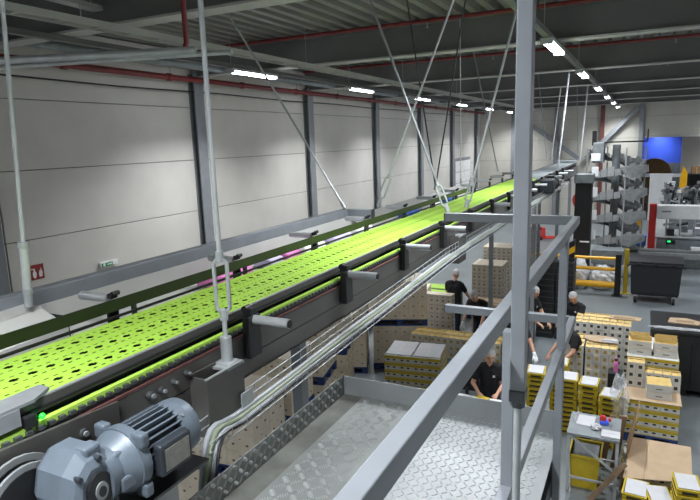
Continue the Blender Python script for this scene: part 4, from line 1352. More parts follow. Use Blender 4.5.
# ---- black covered box with cardboard on top
t = thing('black_crate', 'large black pallet box at the right edge with cardboard on its lid', 'crate', (0.9, 12.75, 0))
MB().bbox((0, 0, 0.67), (1.15, 1.3, 1.1), 'black', 0.03).build('body', t)
MB().bbox((0, 0, 1.25), (1.2, 1.34, 0.08), 'black', 0.02).build('lid', t)
for sx in (-0.45, 0, 0.45):
    MB().bbox((sx, 0, 0.06), (0.14, 1.2, 0.12), 'black', 0.01).build('skid', t)
for sx in (-0.4, -0.13, 0.13, 0.4):
    MB().bbox((sx, -0.655, 0.62), (0.04, 0.02, 0.9), 'black', 0.008).build('rib', t)
o = MB().prism([(-0.25, -0.16, 0), (0.28, -0.2, 0), (0.32, 0.05, 0), (0.1, 0.2, 0), (-0.2, 0.16, 0)], (0, 0, 0.02), 'kraft').prism([(-0.1, -0.1, 0.02), (0.2, -0.12, 0.02), (0.2, -0.1, 0.06), (-0.1, -0.08, 0.05)], (0, 0.01, 0), 'kraft').build('cardboard_sheet', None, (0.85, 12.75, 1.292))
tag(o, 'torn cardboard piece on the lid of the black pallet box', 'cardboard')
crumple('stretch_film', (0.42, 0.06, 0.02), 'film', 9, 'strip of clear film along the front of the black pallet box lid', 'film', (0.75, 12.2, 1.292), 0.5, 40, 10, freq=6.0)

flush_core()
# ================================================================== BIN, BARRIER, SPIRAL, MACHINES
t = thing('waste_container', 'dark grey four-wheeled waste container standing in the aisle', 'container', (0.5, 19.25, 0))
m = MB()


def frust(m, x0, y0, z0, x1, y1, z1, mt):
    pa = [(sx * x0, sy * y0, z0) for sx, sy in ((-1, -1), (1, -1), (1, 1), (-1, 1))]
    pb = [(sx * x1, sy * y1, z1) for sx, sy in ((-1, -1), (1, -1), (1, 1), (-1, 1))]
    m.add(pa + pb, [(0, 3, 2, 1), (0, 1, 5, 4), (1, 2, 6, 5), (2, 3, 7, 6), (3, 0, 4, 7), (4, 5, 6, 7)], mt)
    return m


frust(m, 0.6, 0.44, 0.23, 0.63, 0.47, 0.32, 'bin')
frust(m, 0.63, 0.47, 0.32, 0.67, 0.53, 1.15, 'bin')
m.build('body', t)
MB().bbox((0, 0, 1.17), (1.44, 1.12, 0.06), 'bin', 0.015).build('rim', t)
m = MB()
n = 8
pr = [(-0.7, -0.54 + 1.08 * k / n, 1.2 + 0.16 * math.sin(math.pi * (0.12 + 0.8 * k / n))) for k in range(n + 1)]
m.prism([(-0.7, 0.54, 1.2)] + [(-0.7, -0.54, 1.2)] + pr, (1.4, 0, 0), 'bin')
m.build('lid', t)
for sx in (-0.45, 0, 0.45):
    MB().bbox((sx, -0.555, 1.2), (0.12, 0.06, 0.05), 'black', 0.01).build('lid_handle', t)
for sx in (-1, 1):
    MB().cyl((sx * 0.7, -0.1, 1.05), (sx * 0.78, -0.1, 1.05), 0.03, 'black', 10).build('lift_pin', t)
    for sy in (-1, 1):
        c = MB().bbox((sx * 0.5, sy * 0.4, 0.19), (0.1, 0.14, 0.08), 'galv', 0.01).build('caster_fork', t)
        MB().cyl((sx * 0.5 - 0.035, sy * 0.43, 0.11), (sx * 0.5 + 0.035, sy * 0.43, 0.11), 0.11, 'rubber', 18).cyl((sx * 0.5 - 0.039, sy * 0.43, 0.11), (sx * 0.5 + 0.039, sy * 0.43, 0.11), 0.055, 'kraft', 14).build('wheel', c)
for k in range(7):
    MB().bbox((-0.48 + 0.16 * k, -0.475, 0.7), (0.03, 0.02, 0.7), 'bin', 0.006, Matrix.Rotation(R(5.5), 3, 'X')).build('rib', t)

# ---- yellow safety barrier
t = thing('safety_barrier', 'yellow three-rail safety barrier with black end posts', 'barrier', (-0.52, 19.4, 0))
for x in (0, -3.0):
    p = MB().bbox((x, 0, 0.66), (0.17, 0.17, 1.32), 'black', 0.02).build('post', t)
    MB().bbox((x, 0, 0.01), (0.3, 0.3, 0.02), 'black', 0.004).build('base_plate', p)
for z, r_ in ((1.17, 0.05), (0.83, 0.055), (0.33, 0.1)):
    MB().cyl((-2.92, 0, z), (-0.08, 0, z), r_, 'yellow_deep', 18).build('rail', t)
t = thing('yellow_post', 'flat yellow guard post just right of the barrier end', 'post', (-0.3, 19.75, 0))
MB().bbox((0, 0, 0.72), (0.13, 0.09, 1.44), 'yellow', 0.012).build('post', t)
MB().bbox((0, 0, 0.01), (0.24, 0.2, 0.02), 'yellow', 0.004).build('base_plate', t)
t = thing('hazard_post', 'black and yellow striped post at the left end of the barrier', 'post', (-1.83, 18.9, 0))
for k in range(9):
    m = MB()
    z = 0.19 * k
    m.prism([(-0.08, -0.08, z), (0.08, -0.08, z + 0.1), (0.08, -0.08, z + 0.29), (-0.08, -0.08, z + 0.19)], (0, 0.16, 0), 'yellow_deep' if k % 2 else 'black')
    m.build('stripe', t)
for q, (x, y, rx, rz_, lab) in enumerate(((-1.8, 20.1, 0.38, 0.55, 'large pale plastic bag of waste behind the barrier, leftmost'), (-0.95, 20.2, 0.36, 0.42, 'pale plastic bag of waste behind the barrier, beside the end post'), (-2.65, 20.2, 0.36, 0.5, 'pale plastic bag of waste behind the barrier, under the spiral feed'))):
    crumple('waste_bag', (rx, 0.4, rz_), 'bag', 11 + q, lab, 'bag', (x, y, 0), 0.22)
t = thing('steel_cart', 'low grey steel cart behind the bags at the foot of the spiral', 'cart', (-0.9, 21.0, 0))
MB().bbox((0, 0, 0.95), (1.0, 0.6, 0.5), 'machine_grey', 0.03).build('body', t)
for sx in (-0.4, 0.4):
    for sy in (-0.22, 0.22):
        MB().cyl((sx, sy, 0.0), (sx, sy, 0.7), 0.03, 'steel', 10).build('leg', t)

# ---- spiral conveyor
SCX, SCY = -0.85, 22.6
sp = thing('spiral_conveyor', 'tall stainless steel spiral conveyor tower at the end of the belt', 'spiral conveyor', (SCX, SCY, 0))
MB().cyl((0, 0, 0), (0, 0, 4.6), 0.13, 'machine_grey', 20).build('column', sp)
MB().cyl((0, 0, 0), (0, 0, 0.06), 0.7, 'machine_grey', 24).build('base', sp)
turns, pz0, pitch = 4.5, 0.75, 0.78
nseg = int(turns * 24)
m = MB()
for k in range(nseg):
    a0, a1 = 2 * math.pi * k / 24, 2 * math.pi * (k + 1) / 24
    z0_, z1_ = pz0 + pitch * k / 24, pz0 + pitch * (k + 1) / 24
    q = []
    for dz in (0, -0.1):
        for a, z in ((a0, z0_), (a1, z1_)):
            for r_ in (0.32, 0.86):
                q.append((r_ * math.cos(a), r_ * math.sin(a), z + dz))
    m.add(q, [(0, 1, 3, 2), (4, 6, 7, 5), (1, 5, 7, 3), (0, 2, 6, 4)], 'steel_dark')
m.build('helix_deck', sp)
for k in range(nseg):
    a0, a1 = 2 * math.pi * (k + 0.04) / 24, 2 * math.pi * (k + 0.96) / 24
    z0_, z1_ = pz0 + pitch * k / 24, pz0 + pitch * (k + 1) / 24
    hh = 0.22 + 0.05 * ((k * 7) % 3)
    m = MB()
    q = []
    for r_ in (0.875, 0.89):
        for a, z in ((a0, z0_), (a1, z1_)):
            q += [(r_ * math.cos(a), r_ * math.sin(a), z - 0.1), (r_ * math.cos(a), r_ * math.sin(a), z - 0.1 + hh)]
    m.add(q, [(0, 2, 3, 1), (4, 5, 7, 6), (1, 3, 7, 5), (0, 4, 6, 2), (0, 1, 5, 4), (2, 6, 7, 3)], 'stainless')
    m.build('guard_plate', sp)
for a in (20, 110, 200, 290):
    m = MB().cyl((0.98 * math.cos(R(a)), 0.98 * math.sin(R(a)), 0), (0.98 * math.cos(R(a)), 0.98 * math.sin(R(a)), 4.5), 0.025, 'galv', 10)
    m.build('frame_post', sp)
# steel chutes slung between the turns on the right side
for k in range(4):
    z = 1.2 + 0.78 * k
    m = MB().prism([(0.15, -0.98, z + 0.32), (1.0, -0.75, z + 0.38), (1.02, -0.72, z + 0.15), (0.55, -0.9, z - 0.06), (0.35, -0.95, z + 0.02)], (0.02, 0.25, 0), 'steel')
    m.build('chute_plate', sp)
for k, z in enumerate((1.5, 2.2, 3.0, 3.7)):
    MB().bbox((-0.62, -0.72, z), (0.22, 0.04, 0.34), 'machine_white', 0.01).build('access_plate', sp)
MB().bbox((-0.55, -0.3, 4.35), (0.35, 0.7, 0.7), 'machine_grey', 0.02).build('top_cabinet', sp)
MB().bbox((-0.62, -0.72, 4.2), (0.3, 0.05, 0.26), 'machine_white', 0.01).build('top_plate', sp)
MB().cyl((-0.65, -0.5, 4.7), (0.95, -0.5, 4.7), 0.025, 'black', 8).cyl((0.95, -0.5, 4.7), (0.95, -0.5, 5.1), 0.025, 'black', 8).build('conduit', sp)
MB().bbox((-0.7, -0.5, 4.85), (0.14, 0.14, 0.5), 'black', 0.015).build('junction_box', sp)
# black chain housing left of the spiral
t = thing('lift_housing', 'tall black sheet metal lift housing left of the spiral tower', 'housing', (-1.72, 20.9, 0))
MB().bbox((0, 0, 1.7), (0.52, 0.5, 3.4), 'black', 0.015).build('body', t)
MB().bbox((0, 0, 3.55), (0.6, 0.6, 0.3), 'machine_grey', 0.02).build('head', t)
MB().box((0.1, -0.252, 1.45), (0.3, 0.004, 0.05), 'sign_white').build('label_strip', t)
# hose reel and red pallet truck left of it
t = thing('hose_reel', 'round red fire hose reel left of the black lift housing', 'hose reel', (-2.0, 23.9, 2.5))
MB().cyl((0, 0, 0), (0, 0.06, 0), 0.38, 'machine_red', 28).cyl((0, 0.18, 0), (0, 0.24, 0), 0.38, 'machine_red', 28).build('disc', t)
MB().cyl((0, 0.06, 0), (0, 0.18, 0), 0.34, 'black', 24).build('hose', t)
MB().cyl((0, -0.03, 0), (0, 0.0, 0), 0.1, 'steel', 16).build('hub', t)
MB().bbox((0, 0.3, -1.2), (0.12, 0.1, 2.8), 'column', 0.01).build('stand', t)
t = thing('pallet_truck', 'red pallet truck parked in the back aisle', 'pallet truck', (at_z(541, 240, 0).x, at_z(541, 240, 0).y, 0), R(-60))
MB().prism([(-0.27, 0, 0.1), (0.27, 0, 0.1), (0.2, 0, 0.62), (-0.2, 0, 0.62)], (0, 0.12, 0), 'machine_red').build('mast', t)
for sx in (-0.19, 0.19):
    MB().bbox((sx, 0.7, 0.12), (0.16, 1.15, 0.06), 'machine_red', 0.01).build('fork', t)
    MB().cyl((sx - 0.05, 1.15, 0.045), (sx + 0.05, 1.15, 0.045), 0.045, 'rubber', 12).build('wheel', t)
MB().cyl((-0.06, -0.02, 0.09), (0.06, -0.02, 0.09), 0.09, 'rubber', 16).build('wheel', t)
MB().cyl((0, 0, 0.5), (0, -0.35, 1.2), 0.025, 'black', 10).cyl((-0.12, -0.35, 1.2), (0.12, -0.35, 1.2), 0.02, 'black', 10).build('handle', t)

# ---- stack of black crates by the workers
ST2 = (0.4, 0.55, 0.15)
m = MB()
m.span((-0.2, -0.27, 0.0), (0.2, 0.27, 0.02), 'black_soft')
for s in (-1, 1):
    m.box((0, s * 0.265, 0.08), (0.4, 0.014, 0.14), 'black_soft').box((s * 0.193, 0, 0.08), (0.014, 0.52, 0.14), 'black_soft')
    m.box((0, s * 0.272, 0.14), (0.42, 0.016, 0.016), 'steel_dark').box((0, s * 0.2735, 0.07), (0.2, 0.003, 0.04), 'black')
M_CRATE = m.mesh('crate')
for s, x in (('left', -2.0), ('right', -1.56)):
    for k in range(13):
        put('crate', M_CRATE, (x, 14.9 + rnd.uniform(-.01, .01), k * 0.151), rnd.uniform(-.02, .02), 'black plastic crate in the %s of two tall crate stacks by the workers' % s, 'crate', '%s crate stack' % s)

# ---- low belt conveyor behind the bin
t = thing('low_conveyor', 'low grey belt conveyor running crosswise behind the waste container', 'conveyor', (-0.2, 21.6, 0))
MB().bbox((2.0, 0, 1.0), (4.2, 0.6, 0.06), 'black_soft', 0.02).build('belt', t)
for sy in (-0.33, 0.33):
    MB().bbox((2.0, sy, 1.0), (4.2, 0.05, 0.18), 'steel', 0.006).build('side_rail', t)
for x in (0.1, 1.4, 2.7, 3.9):
    for sy in (-0.3, 0.3):
        MB().bbox((x, sy, 0.46), (0.06, 0.06, 0.92), 'steel', 0.004).build('leg', t)
MB().bbox((-0.05, -0.35, 1.12), (0.5, 0.1, 0.1), 'black', 0.02).build('drive_cover', t)

# ---- big packaging machine with white header and red posts
t = thing('packaging_machine', 'packaging machine with white header beam and red corner post', 'machine', (0.3, 24.0, 0))
MB().bbox((0.12, 0, 1.2), (0.24, 0.24, 2.4), 'machine_red', 0.02).build('corner_post', t)
MB().bbox((4.2, 0, 1.2), (0.24, 0.24, 2.4), 'machine_red', 0.02).build('corner_post', t)
hd = MB().bbox((2.2, 0, 2.12), (3.9, 0.4, 0.5), 'machine_white', 0.03).build('header', t)
MB().box((0.55, -0.202, 2.15), (0.3, 0.006, 0.05), 'machine_grey').build('name_strip', hd)
MB().bbox((2.2, 1.2, 0.55), (3.8, 2.0, 1.1), 'machine_grey', 0.03).build('base_cabinet', t)
MB().bbox((2.2, 1.2, 1.13), (3.9, 2.1, 0.05), 'steel', 0.01).build('work_deck', t)
for k in range(7):
    x = 0.6 + 0.45 * k
    MB().cyl((x, 0.5, 1.15), (x, 0.5, 1.85), 0.035, 'stainless', 10).build('guide_column', t)
    MB().bbox((x + 0.15, 0.55 + 0.2 * (k % 3), 1.3 + 0.1 * (k % 2)), (0.24, 0.3, 0.24), ['black_soft', 'steel', 'machine_white'][k % 3], 0.02).build('tool_block', t)
    MB().cyl((x - 0.1, 0.6, 1.55), (x + 0.25, 0.7, 1.62), 0.05, ['steel', 'black'][k % 2], 10).build('air_cylinder', t)
MB().bbox((0.75, 0.0, 1.0), (0.3, 0.1, 0.16), 'black', 0.01).build('control_box', t)
MB().box((0.7, -0.054, 1.03), (0.1, 0.006, 0.06), 'screen_green').build('indicator', t)
MB().bbox((2.0, -0.1, 0.8), (1.2, 0.4, 0.1), 'machine_white', 0.015).build('outfeed_tray', t)
MB().bbox((1.9, -0.22, 1.4), (0.3, 0.02, 0.22), 'screen_blue', 0.005).build('operator_screen', t)
t = thing('blue_crate', 'bright blue plastic crate beside the red corner post', 'crate', (0.0, 24.4, 0))
MB().bbox((0, 0, 0.95), (0.5, 0.4, 0.35), 'blue_bright', 0.03).build('box', t)
MB().bbox((0, 0, 1.14), (0.54, 0.44, 0.04), 'blue_bright', 0.01).build('rim', t)
MB().bbox((0, 0, 0.385), (0.4, 0.3, 0.77), 'machine_grey', 0.02).build('stand', t)
t = thing('yellow_column', 'narrow yellow machine column near the blue crate', 'column', (-0.02, 25.4, 0))
MB().bbox((0, 0, 0.9), (0.16, 0.16, 1.8), 'yellow_deep', 0.02).build('post', t)
MB().bbox((0, 0, 0.02), (0.3, 0.3, 0.04), 'yellow_deep', 0.01).build('base_plate', t)
# ---- assorted machine line further back
rr_ = random.Random(21)
for q, (x, y, w, lab) in enumerate(((0.55, 27.6, 2.2, 'cluster of steel filling heads on a grey machine frame, nearer of the back machine line'), (0.9, 31.0, 2.2, 'grey machine with tangled steel arms, farther in the back machine line'))):
    t = thing('filling_machine', lab, 'machine', (x, y, 0))
    MB().bbox((w / 2, 0.6, 0.8), (w, 1.2, 1.6), 'machine_grey', 0.03).build('base_cabinet', t)
    MB().bbox((w / 2, 0.6, 1.75), (w + 0.2, 1.3, 0.08), 'steel', 0.01).build('work_deck', t)
    MB().bbox((0.3, -0.03, 1.2), (0.5, 0.04, 0.9), 'machine_white', 0.01).build('door', t)
    for k in range(26):
        x_, y_ = rr_.uniform(0.1, w - 0.1), rr_.uniform(0.05, 1.1)
        h_ = rr_.uniform(0.3, 0.9)
        mt_ = rr_.choice(['steel', 'black_soft', 'stainless', 'machine_grey'])
        MB().cyl((x_, y_, 1.79), (x_ + rr_.uniform(-.15, .15), y_, 1.79 + h_), 0.045, mt_, 10).build('column', t)
        MB().beam((x_, y_, 1.79 + h_ * 0.8), (x_ + rr_.uniform(-.5, .5), y_ + rr_.uniform(-.2, .2), 1.79 + h_ * rr_.uniform(0.5, 1.2)), 0.09, 0.07, mt_).build('arm', t)
        MB().bbox((x_, y_, 1.79 + h_), (0.16, 0.16, 0.14), rr_.choice(['steel_dark', 'machine_white', 'steel']), 0.02).build('head', t)
t = thing('machine_screen', 'white machine side panel standing by the end gate column', 'panel', (0.35, 33.6, 0))
MB().bbox((0.5, 0, 1.7), (1.0, 0.1, 2.4), 'machine_white', 0.02).build('panel', t)
for x in (0.1, 0.9):
    MB().bbox((x, 0, 0.25), (0.08, 0.4, 0.5), 'steel', 0.01).build('foot', t)
# through the gate
t = thing('cable_drum', 'large tan drum lying on edge beyond the end gate', 'drum', (0.65, 41.2, 1.2))
MB().cyl((0, 0, 1.2), (0, 0.06, 1.2), 0.95, 'kraft_dark', 32).cyl((0, 0.7, 1.2), (0, 0.76, 1.2), 0.95, 'kraft_dark', 32).build('flange', t)
MB().cyl((0, 0.06, 1.2), (0, 0.7, 1.2), 0.8, 'kraft_dark', 28).build('core', t)
MB().bbox((0, 0.38, 0.0), (1.6, 0.9, 0.2), 'wood', 0.02).bbox((0, 0.38, -0.65), (1.4, 0.8, 1.1), 'wood', 0.02).build('cradle', t)
table('white_bench', 'long white bench beyond the end gate', -0.2, 2.1, 38.3, 39.2, 2.55, 'machine_white', 'machine_grey', 0.14)
t = thing('storage_rack', 'dark storage rack beyond the end gate at the right edge', 'rack', (2.35, 37.8, 0))
for x in (0, 1.6):
    for y in (0, 0.7):
        MB().bbox((x, y, 1.3), (0.08, 0.08, 2.6), 'black', 0.008).build('upright', t)
for z in (0.3, 1.1, 1.9, 2.58):
    MB().bbox((0.8, 0.35, z), (1.6, 0.74, 0.06), 'black', 0.008).build('shelf', t)
MB().box((0.8, 0.72, 1.3), (1.6, 0.02, 2.5), 'black').build('back_panel', t)
for q, (x, w, h) in enumerate(((0.35, 0.5, 0.4), (0.95, 0.55, 0.6), (1.4, 0.3, 0.3))):
    o = MB().bbox((0, 0, h / 2), (w, 0.5, h), 'kraft_dark', 0.01).box((0, -0.252, h * 0.5), (w * 0.1, 0.004, h), 'kraft').build('kraft_carton', None, (2.35 + x, 38.1, 2.611))
    tag(o, ['left kraft carton on top of the dark storage rack', 'tallest kraft carton on top of the dark storage rack', 'right small kraft carton on top of the dark storage rack'][q], 'carton')
t = thing('yellow_stand', 'small yellow machine stand beyond the end gate', 'stand', (2.0, 37.5, 0))
MB().prism([(-0.18, 0, 0), (0.2, 0, 0), (0.25, 0, 2.7), (0.02, 0, 3.1), (-0.1, 0, 2.4)], (0, 0.12, 0), 'yellow_deep').build('body', t)
MB().bbox((0, 0.06, 0.02), (0.6, 0.5, 0.04), 'black', 0.01).build('base_plate', t)

# ---- packing table in front of the seated worker
table('packing_table', 'small packing table in front of the smiling worker', -2.55, -1.45, 8.0, 8.55, 0.98, 'machine_white')
o = MB().bbox((0, 0, 0.05), (0.2, 0.16, 0.1), 'yellow', 0.008).box((0, 0, 0.101), (0.18, 0.01, 0.003), 'yellow_deep').build('yellow_box', None, (-2.02, 8.3, 0.981))
o.rotation_euler = (0, 0, R(-15))
tag(o, 'yellow carton on the table in front of the smiling worker', 'carton')
for q, (x, y, lab) in enumerate(((-1.75, 8.25, 'white paper right of the yellow carton on the packing table'), (-2.38, 8.3, 'white paper left of the yellow carton on the packing table'))):
    crumple('paper_sheet', (0.17, 0.11, 0.025), 'paper', 30 + q, lab, 'paper', (x, y, 0.981), 0.3, 16, 8)
t = thing('office_chair', 'black swivel chair behind the packing table of the smiling worker', 'chair', (-2.55, 9.2, 0))
MB().bbox((0, 0, 0.55), (0.45, 0.45, 0.08), 'black_soft', 0.03).build('seat', t)
MB().bbox((0, 0.24, 0.9), (0.42, 0.07, 0.5), 'black_soft', 0.03).build('backrest', t)
MB().cyl((0, 0, 0.1), (0, 0, 0.52), 0.03, 'steel', 12).build('pole', t)
MB().bbox((0, 0.22, 0.62), (0.06, 0.05, 0.2), 'steel_dark', 0.01).build('back_bracket', t)
for k in range(5):
    a = R(72 * k)
    MB().beam((0, 0, 0.1), (0.28 * math.cos(a), 0.28 * math.sin(a), 0.07), 0.04, 0.03, 'black').cyl((0.28 * math.cos(a), 0.28 * math.sin(a), 0), (0.28 * math.cos(a), 0.28 * math.sin(a), 0.06), 0.028, 'rubber', 10).build('leg', t)


# ================================================================== PEOPLE
def remeshed(m, voxel, name, mt, parent, smooth_it=2):
    me0 = m.mesh('tmp')
    o = bpy.data.objects.new('tmp', me0)
    COL.objects.link(o)
    md = o.modifiers.new('r', 'REMESH')
    md.mode = 'VOXEL'
    md.voxel_size = voxel
    sm = o.modifiers.new('s', 'SMOOTH')
    sm.iterations = smooth_it
    dg = bpy.context.evaluated_depsgraph_get()
    me = bpy.data.meshes.new_from_object(o.evaluated_get(dg))
    bpy.data.objects.remove(o)
    me.materials.clear()
    me.materials.append(MATS[mt])
    me.polygons.foreach_set('use_smooth', [True] * len(me.polygons))
    me.name = name
    return link(name, me, parent)


def cap(m, a, b, ra, rb, n=12):
    a, b = Vector(a), Vector(b)
    m.cyl(a, b, ra, 'skin', n, r2=rb)
    m.ell(a, (ra, ra, ra), 'skin', n, 8)
    m.ell(b, (rb, rb, rb), 'skin', n, 8)


def elbow(s, h, l1, l2, pole):
    d = h - s
    L = min(d.length, (l1 + l2) * 0.995)
    u = d.normalized()
    h = s + u * L
    a = (l1 * l1 - l2 * l2 + L * L) / (2 * L)
    hh = math.sqrt(max(0, l1 * l1 - a * a))
    p = pole - u * pole.dot(u)
    p.normalize()
    return s + u * a + p * hh, h


def person(label, loc, rz, lean=0.0, hands=None, head=(0, 0), scale=1.0, gloves=False, emblem=True, seated=False, hairm='hair', headpx=None):
    """faces local -y; lean in degrees forward; hands: (left, right) targets in local coordinates; head = (pitch down, yaw)"""
    P = thing('person', label, 'person', loc, rz)
    P.scale = (scale,) * 3
    V = Vector
    hipz = 0.93
    Lr = Matrix.Rotation(R(lean), 3, 'X')

    def tp(x, y, z):            # torso point, leaning about the hips
        return Lr @ V((x, y, z - hipz)) + V((0, 0, hipz))
    body, shirt, legs, hand_l = MB(), MB(), MB(), []
    pel, waist, chest, neck0, neck1 = tp(0, 0, 0.95), tp(0, 0.005, 1.12), tp(0, 0, 1.3), tp(0, 0.012, 1.44), tp(0, -0.01, 1.53)
    # torso: two side chains give width
    for mm, e in ((body, 0.0), (shirt, 0.016)):
        for s in (-1, 1):
            cap(mm, tp(s * 0.06, 0, 0.98), tp(s * 0.05, 0, 1.12), 0.115 + e, 0.1 + e)
            cap(mm, tp(s * 0.05, 0, 1.12), tp(s * 0.07, 0.0, 1.3), 0.1 + e, 0.108 + e)
            cap(mm, tp(s * 0.07, 0, 1.3), tp(s * 0.12, 0.01, 1.4), 0.1 + e, 0.07 + e)
            cap(mm, tp(s * 0.12, 0.01, 1.4), tp(s * 0.03, 0.012, 1.44), 0.062 + e * .7, 0.055 + e * .6)
    cap(body, neck0, neck1, 0.058, 0.052)
    # legs
    for s in (-1, 1):
        if seated:
            hp_, kn, an = V((s * 0.1, 0, 0.66)), V((s * 0.13, -0.42, 0.6)), V((s * 0.13, -0.4, 0.1))
        else:
            hp_, kn, an = V((s * 0.09, 0, 0.92)), V((s * 0.1, -0.025, 0.5)), V((s * 0.105, 0.02, 0.1))
        toe = an + V((s * 0.02, -0.17, -0.06))
        cap(body, hp_, kn, 0.085, 0.058)
        cap(body, kn, an, 0.056, 0.04)
        cap(body, an + V((0, 0.03, -0.055)), toe, 0.04, 0.036)
        cap(legs, hp_, kn, 0.102, 0.075)
        cap(legs, kn, an + V((0, 0, 0.0)), 0.074, 0.062)
        sh = MB()
        cap(sh, an + V((0, 0.035, -0.052)), toe + V((0, -0.01, 0.0)), 0.048, 0.043)
        sh.v = [(v[0], v[1], max(v[2], 0.002)) for v in sh.v]
        remeshed(sh, 0.012, 'shoe', 'black', P)
    cap(legs, V((-0.06, 0, 0.95)), V((0.06, 0, 0.95)), 0.125, 0.125)
    # arms and hands
    for i, s in enumerate((-1, 1)):
        sh_ = tp(s * 0.185, 0.01, 1.385)
        tgt = V(hands[i]) if hands else tp(s * 0.26, -0.05, 0.85)
        el, wr = elbow(sh_, tgt, 0.29, 0.26, V((s * 0.6, 0.6, -0.6)))
        cap(body, sh_, el, 0.055, 0.042)
        cap(body, el, wr, 0.041, 0.028)
        cap(shirt, tp(s * 0.14, 0.01, 1.4), sh_, 0.075, 0.072)
        cap(shirt, sh_, sh_ + (el - sh_) * 0.62, 0.07, 0.064)
        f = (wr - el).normalized()
        dn = V((0, 0, -1)) - f * f.dot(V((0, 0, -1)))
        if dn.length < 0.2:
            dn = V((0, -1, 0)) - f * f.dot(V((0, -1, 0)))
        dn.normalize()
        sd = f.cross(dn)
        if sd.x * s > 0:
            inn = -sd
        else:
            inn = sd
        hm = [body] + ([MB()] if gloves else [])
        for hi, mm in enumerate(hm):
            e = 0.004 * hi
            for off in (-0.024, -0.008, 0.008, 0.024):
                cap(mm, wr + f * 0.005 + inn * off * 0.6, wr + f * 0.085 + inn * off, 0.016 + e, 0.014 + e, 8)
            for off, ln in ((0.03, 0.068), (0.011, 0.078), (-0.009, 0.072), (-0.029, 0.056)):
                k0 = wr + f * 0.088 + inn * off
                k1 = k0 + f * ln * 0.5 + dn * 0.012
                k2 = k1 + f * ln * 0.35 + dn * 0.026
                cap(mm, k0, k1, 0.0098 + e, 0.0088 + e, 8)
                cap(mm, k1, k2, 0.0088 + e, 0.008 + e, 8)
            t0 = wr + f * 0.03 + inn * 0.024
            t1 = t0 + f * 0.035 + inn * 0.03 + dn * 0.01
            t2 = t1 + f * 0.03 + inn * 0.008 + dn * 0.012
            cap(mm, t0, t1, 0.014 + e, 0.011 + e, 8)
            cap(mm, t1, t2, 0.011 + e, 0.009 + e, 8)
        if gloves:
            cap(hm[1], wr - f * 0.03, wr + f * 0.01, 0.036, 0.034)
            remeshed(hm[1], 0.006, 'glove', 'glove', P, 1)
    # head
    Hr = Lr @ Matrix.Rotation(R(head[1]), 3, 'Z') @ Matrix.Rotation(R(head[0]), 3, 'X')
    hc = neck1 + Lr @ V((0, -0.012, 0.03)) + Hr @ V((0, -0.012, 0.085))

    if headpx:
        w = Matrix.Rotation(rz, 3, 'Z') @ hc
        g_ = at_z(headpx[0], headpx[1], hc.z * scale)
        P.location = (g_.x - w.x * scale, g_.y - w.y * scale, 0)

    def hp2(x, y, z):
        return hc + Hr @ V((x, y, z))
    hd_ = body
    hd_.ell(hc, (0.078, 0.096, 0.11), 'skin', 18, 12, Hr)
    hd_.ell(hp2(0, -0.022, -0.05), (0.06, 0.072, 0.072), 'skin', 16, 10, Hr)
    hd_.ell(hp2(0, -0.068, -0.1), (0.024, 0.022, 0.018), 'skin', 10, 8, Hr)
    hd_.ell(hp2(0, -0.098, -0.022), (0.013, 0.02, 0.016), 'skin', 10, 8, Hr)
    hd_.ell(hp2(0, -0.09, 0.004), (0.009, 0.014, 0.028), 'skin', 10, 8, Hr)
    hd_.ell(hp2(0, -0.08, 0.028), (0.055, 0.016, 0.012), 'skin', 12, 8, Hr)
    for s in (-1, 1):
        hd_.ell(hp2(s * 0.08, 0.008, -0.012), (0.012, 0.02, 0.03), 'skin', 10, 8, Hr)
        hd_.ell(hp2(s * 0.042, -0.066, -0.032), (0.024, 0.022, 0.022), 'skin', 10, 8, Hr)
    remeshed(body, 0.0075, 'body', 'skin', P, 2)
    remeshed(shirt, 0.013, 't_shirt', 'shirt', P, 3)
    remeshed(legs, 0.014, 'trousers', 'trouser', P, 3)
    for s in (-1, 1):
        MB().ell(hp2(s * 0.031, -0.0875, 0.008), (0.012, 0.006, 0.006), 'eye', 10, 6, Hr).build('eye', P)
        MB().beam(hp2(s * 0.014, -0.098, 0.026), hp2(s * 0.05, -0.085, 0.027), 0.006, 0.006, 'hair').build('eyebrow', P)
    MB().ell(hp2(0, -0.0925, -0.066), (0.024, 0.008, 0.007), 'lip', 12, 6, Hr).build('mouth', P)
    MB().ell(hp2(0, 0.014, 0.022), (0.083, 0.094, 0.1), hairm, 18, 12, Hr @ Matrix.Rotation(R(-22), 3, 'X'), zmin=0.05).build('hair', P)
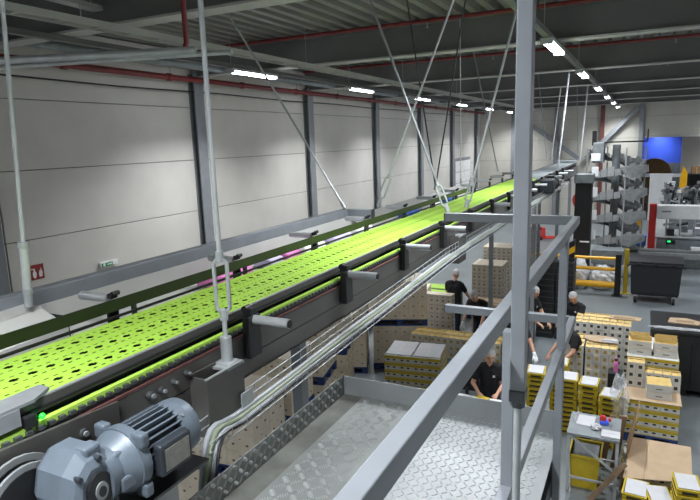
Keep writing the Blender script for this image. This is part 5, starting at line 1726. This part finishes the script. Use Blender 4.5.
    hn = MB().ell(hp2(0, 0.016, 0.026), (0.094, 0.106, 0.11), 'hairnet', 22, 12, Hr @ Matrix.Rotation(R(-20), 3, 'X'), zmin=-0.08)
    hn.v = [tuple(V(v) + V((noise.noise(V(v) * 40), noise.noise(V(v) * 40 + V((9, 0, 0))), noise.noise(V(v) * 40 + V((0, 9, 0))))) * 0.006) for v in hn.v]
    hn.build('hairnet', P)
    if emblem:
        m = MB()
        c = tp(0.07, -0.13, 1.3)
        m.ell(c, (0.022, 0.004, 0.012), 'sign_white', 10, 6, Lr)
        m.ell(tp(0.07, -0.129, 1.275), (0.03, 0.003, 0.004), 'sign_white', 10, 6, Lr)
        m.build('chest_emblem', P)
    return P


def spot(px_, py_, zh):
    p = at_z(px_, py_, zh)
    return p.x, p.y, 0.0


O3 = (0, 0, 0)
person('worker seen from behind in black t-shirt and hairnet beside the slim carton block', O3, R(175), 8, ((-0.28, -0.38, 0.98), (0.28, -0.42, 1.0)), (10, 0), emblem=False, hairm='hairnet', headpx=(456, 274))
person('worker bending forward in white gloves at the row of gold-topped cartons', O3, R(-12), 26, ((-0.2, -0.62, 0.78), (0.22, -0.5, 0.86)), (18, 0), gloves=True, headpx=(474, 296))
person('smiling worker in black t-shirt leaning on the packing table near the platform end', O3, R(16), 8, ((-0.2, -0.36, 1.05), (0.12, -0.38, 1.05)), (4, 6), headpx=(490, 356), scale=0.93)
person('grey-haired worker in profile left of the railing corner post', O3, R(62), 10, ((-0.18, -0.42, 1.0), (0.18, -0.4, 0.95)), (14, 0), hairm='machine_grey', headpx=(535, 292))
person('worker in black t-shirt and hairnet looking down beside the black crates', O3, R(-28), 10, ((-0.22, -0.4, 1.0), (0.2, -0.42, 0.98)), (22, -10), headpx=(573, 297), scale=0.93)
person('worker bowed over the cartons, half hidden by the railing corner post', O3, R(-60), 26, ((-0.2, -0.55, 0.82), (0.25, -0.45, 0.9)), (20, 0), headpx=(562, 324))
person('gloved worker mostly hidden behind the tall grey post', O3, R(25), 14, ((-0.15, -0.5, 0.85), (0.32, -0.42, 0.86)), (15, 0), gloves=True, headpx=(517, 318))
